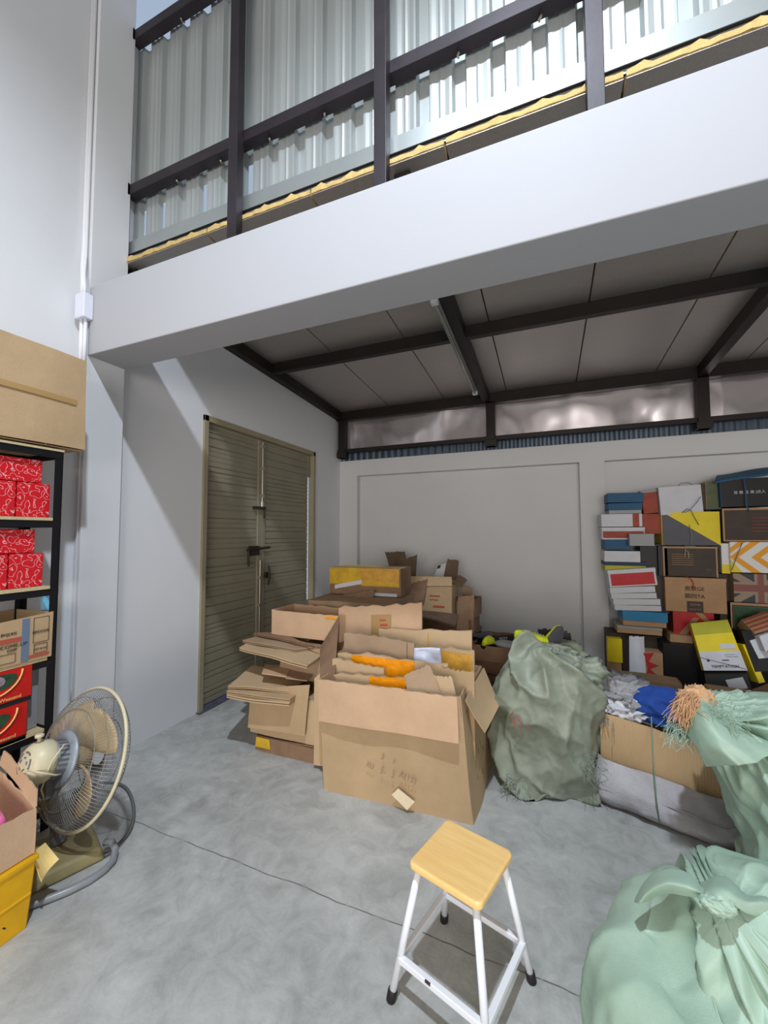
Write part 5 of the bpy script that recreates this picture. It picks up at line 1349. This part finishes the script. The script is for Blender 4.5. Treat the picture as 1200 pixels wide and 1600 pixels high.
r = sbox('orange and white chevron shoe box in the right column', 1141, 1224, 847, 895, 'print_orange', Y=5.02, side='print_white', front=[('print', 'print_white', rect(0, 0, 1, 1))] + [('print', 'print_orange', [(a, .5), (a + .42, 1), (a + .60, 1), (a + .18, .5), (a + .60, 0), (a + .42, 0)]) for a in (-.02 + .0, .40 - .0)] + [('print', 'shoe_yellow', [(0, 0), (.22, 0), (0, .42)]), ('print', 'print_orange', [(0, .62), (.30, 1), (.16, 1), (0, .8)])])
sbox('white and yellow box end left of the chevron box', 1127, 1140, 849, 896, 'print_white', Y=5.05, front=(('print', 'shoe_yellow', rect(0, 0, 1, .3)),))
uj = [('print', 'print_blue', rect(0, 0, 1, 1)), ('print', 'print_greyish', [(0, .0), (.12, 0), (1, .85), (1, 1), (.88, 1), (0, .15)]), ('print', 'print_greyish', [(0, 1), (.12, 1), (1, .15), (1, 0), (.88, 0), (0, .85)]), ('print', 'print_greyish', rect(0, .30, 1, .70)), ('print', 'print_greyish', rect(.42, 0, .66, 1)), ('print', 'print_faded_red', rect(0, .38, 1, .62)), ('print', 'print_faded_red', rect(.48, 0, .60, 1))]
sbox('dull cross-striped flag shoe box in the right column', 1146, 1226, 897, 942, 'shoe_tan', Y=5.02, front=uj)
sbox('dark green shoe box with a pale frame in the right column', 1142, 1226, 943, 1000, 'shoe_black', Y=5.04, front=(('print', 'shoe_olive', rect(.05, 0, 1, .9)), ('print', 'shoe_tan', rect(0, .93, 1, 1)), ('print', 'shoe_tan', rect(0, 0, .03, 1)), ('print', 'dark_green_print', rect(.06, .05, 1, .88))))
sbox('dark box at the foot of the right column', 1120, 1226, 1002, 1085, 'shoe_black', Y=5.06)
sbox('dark maroon box filling the gap between the middle and right columns', 1124, 1146, 897, 1000, 'shoe_brown', Y=5.12, d=.25)
sbox('dark brown box below the left and middle columns', 1030, 1120, 998, 1090, 'shoe_brown', Y=5.2, d=.15)
# strings on the bundles
def twine(label, mm, pts, rad=.003):
    b = MB(); b.tube(pts, rad, 6); tag(b.build('string', mm, smooth=True), label, 'string', None)
twine('blue string knotted over the corner of the white bundle', 'blue_string', [at(1095, 776, 5.03), at(1088, 786, 5.0), at(1078, 797, 4.99), at(1070, 801, 4.985)])
twine('dark string loop standing on top of the white bundle', 'dark_string', [at(1058, 761, 5.1), at(1064, 755, 5.1), at(1074, 754, 5.1), at(1082, 757, 5.1), at(1078, 759, 5.1)])
twine('pale green string tying the yellow and grey diagonal bundle', 'green_string', [at(1077, 820, 5.035), at(1081, 838, 5.035), at(1079, 850, 5.03), at(1088, 854, 5.03), at(1070, 853, 5.03)])
twine('dark string crossing the top edge of the yellow diagonal bundle', 'dark_string', [at(1066, 801, 5.03), at(1074, 795, 5.02), at(1080, 798, 5.02), at(1086, 810, 5.03), at(1092, 820, 5.035)])
twine('pale string end on the dark brown lined box', 'pale_string', [at(1070, 870, 5.03), at(1071, 858, 5.03), at(1075, 862, 5.03), at(1076, 872, 5.03)])
twine('red string knot at the top of the kraft box', 'red_string', [at(1072, 901, 5.0), at(1080, 905, 5.0), at(1084, 912, 5.0), at(1082, 920, 5.0)], .005)
twine('blue string over the dark top right box', 'blue_string', [at(1162, 748, 4.985), at(1165, 765, 4.985), at(1166, 790, 4.985), at(1172, 800, 4.99)], .005)
twine('blue string slanting over the chevron box', 'blue_string', [at(1160, 848, 4.99), at(1152, 868, 4.99), at(1143, 892, 4.99)])

# loose cardboard at the right behind the green sack
g5 = 'loose cardboard behind the upper green sack'
carton('carton', 'carton under the loose flaps at the right edge', 'box', (1.72, 3.9, 0), R(-4), 1.1, .5, .33, m='cardboard', seed=140, closed=True, bulge=.01)
lie('tan flattened carton lying at the right edge below the shoe boxes', (1135, 1100), (1215, 1102), (1210, 1080), (1150, 1078), .365, m='cardboard_tan', seed=141, group=g5)
lie('brown flattened carton with a pointed corner at the right edge', (1160, 1084), (1230, 1100), (1230, 1074), (1200, 1068), .39, m='cardboard_brown', seed=142, group=g5)
lie('thin pale card under the flattened cartons at the right edge', (1150, 1110), (1215, 1112), (1214, 1104), (1152, 1103), .345, m='shoe_white', seed=143, group=g5, ply=False, name='card_strip', cat='card')
board('long pale board slanting down right of the white rag', at(985, 1074, 3.95), at(1040, 1083, 3.85), at(1042, 1076, 3.95), at(990, 1066, 4.05), m='shoe_white', seed=144, ply=False, group='loose card by the shoe boxes', name='card_strip', cat='card')
carton('carton', 'low brown carton behind the blue cloth', 'box', (.74, 3.95, 0), R(-3), .42, .22, .40, m='cardboard', seed=145, closed=True, bulge=.01)
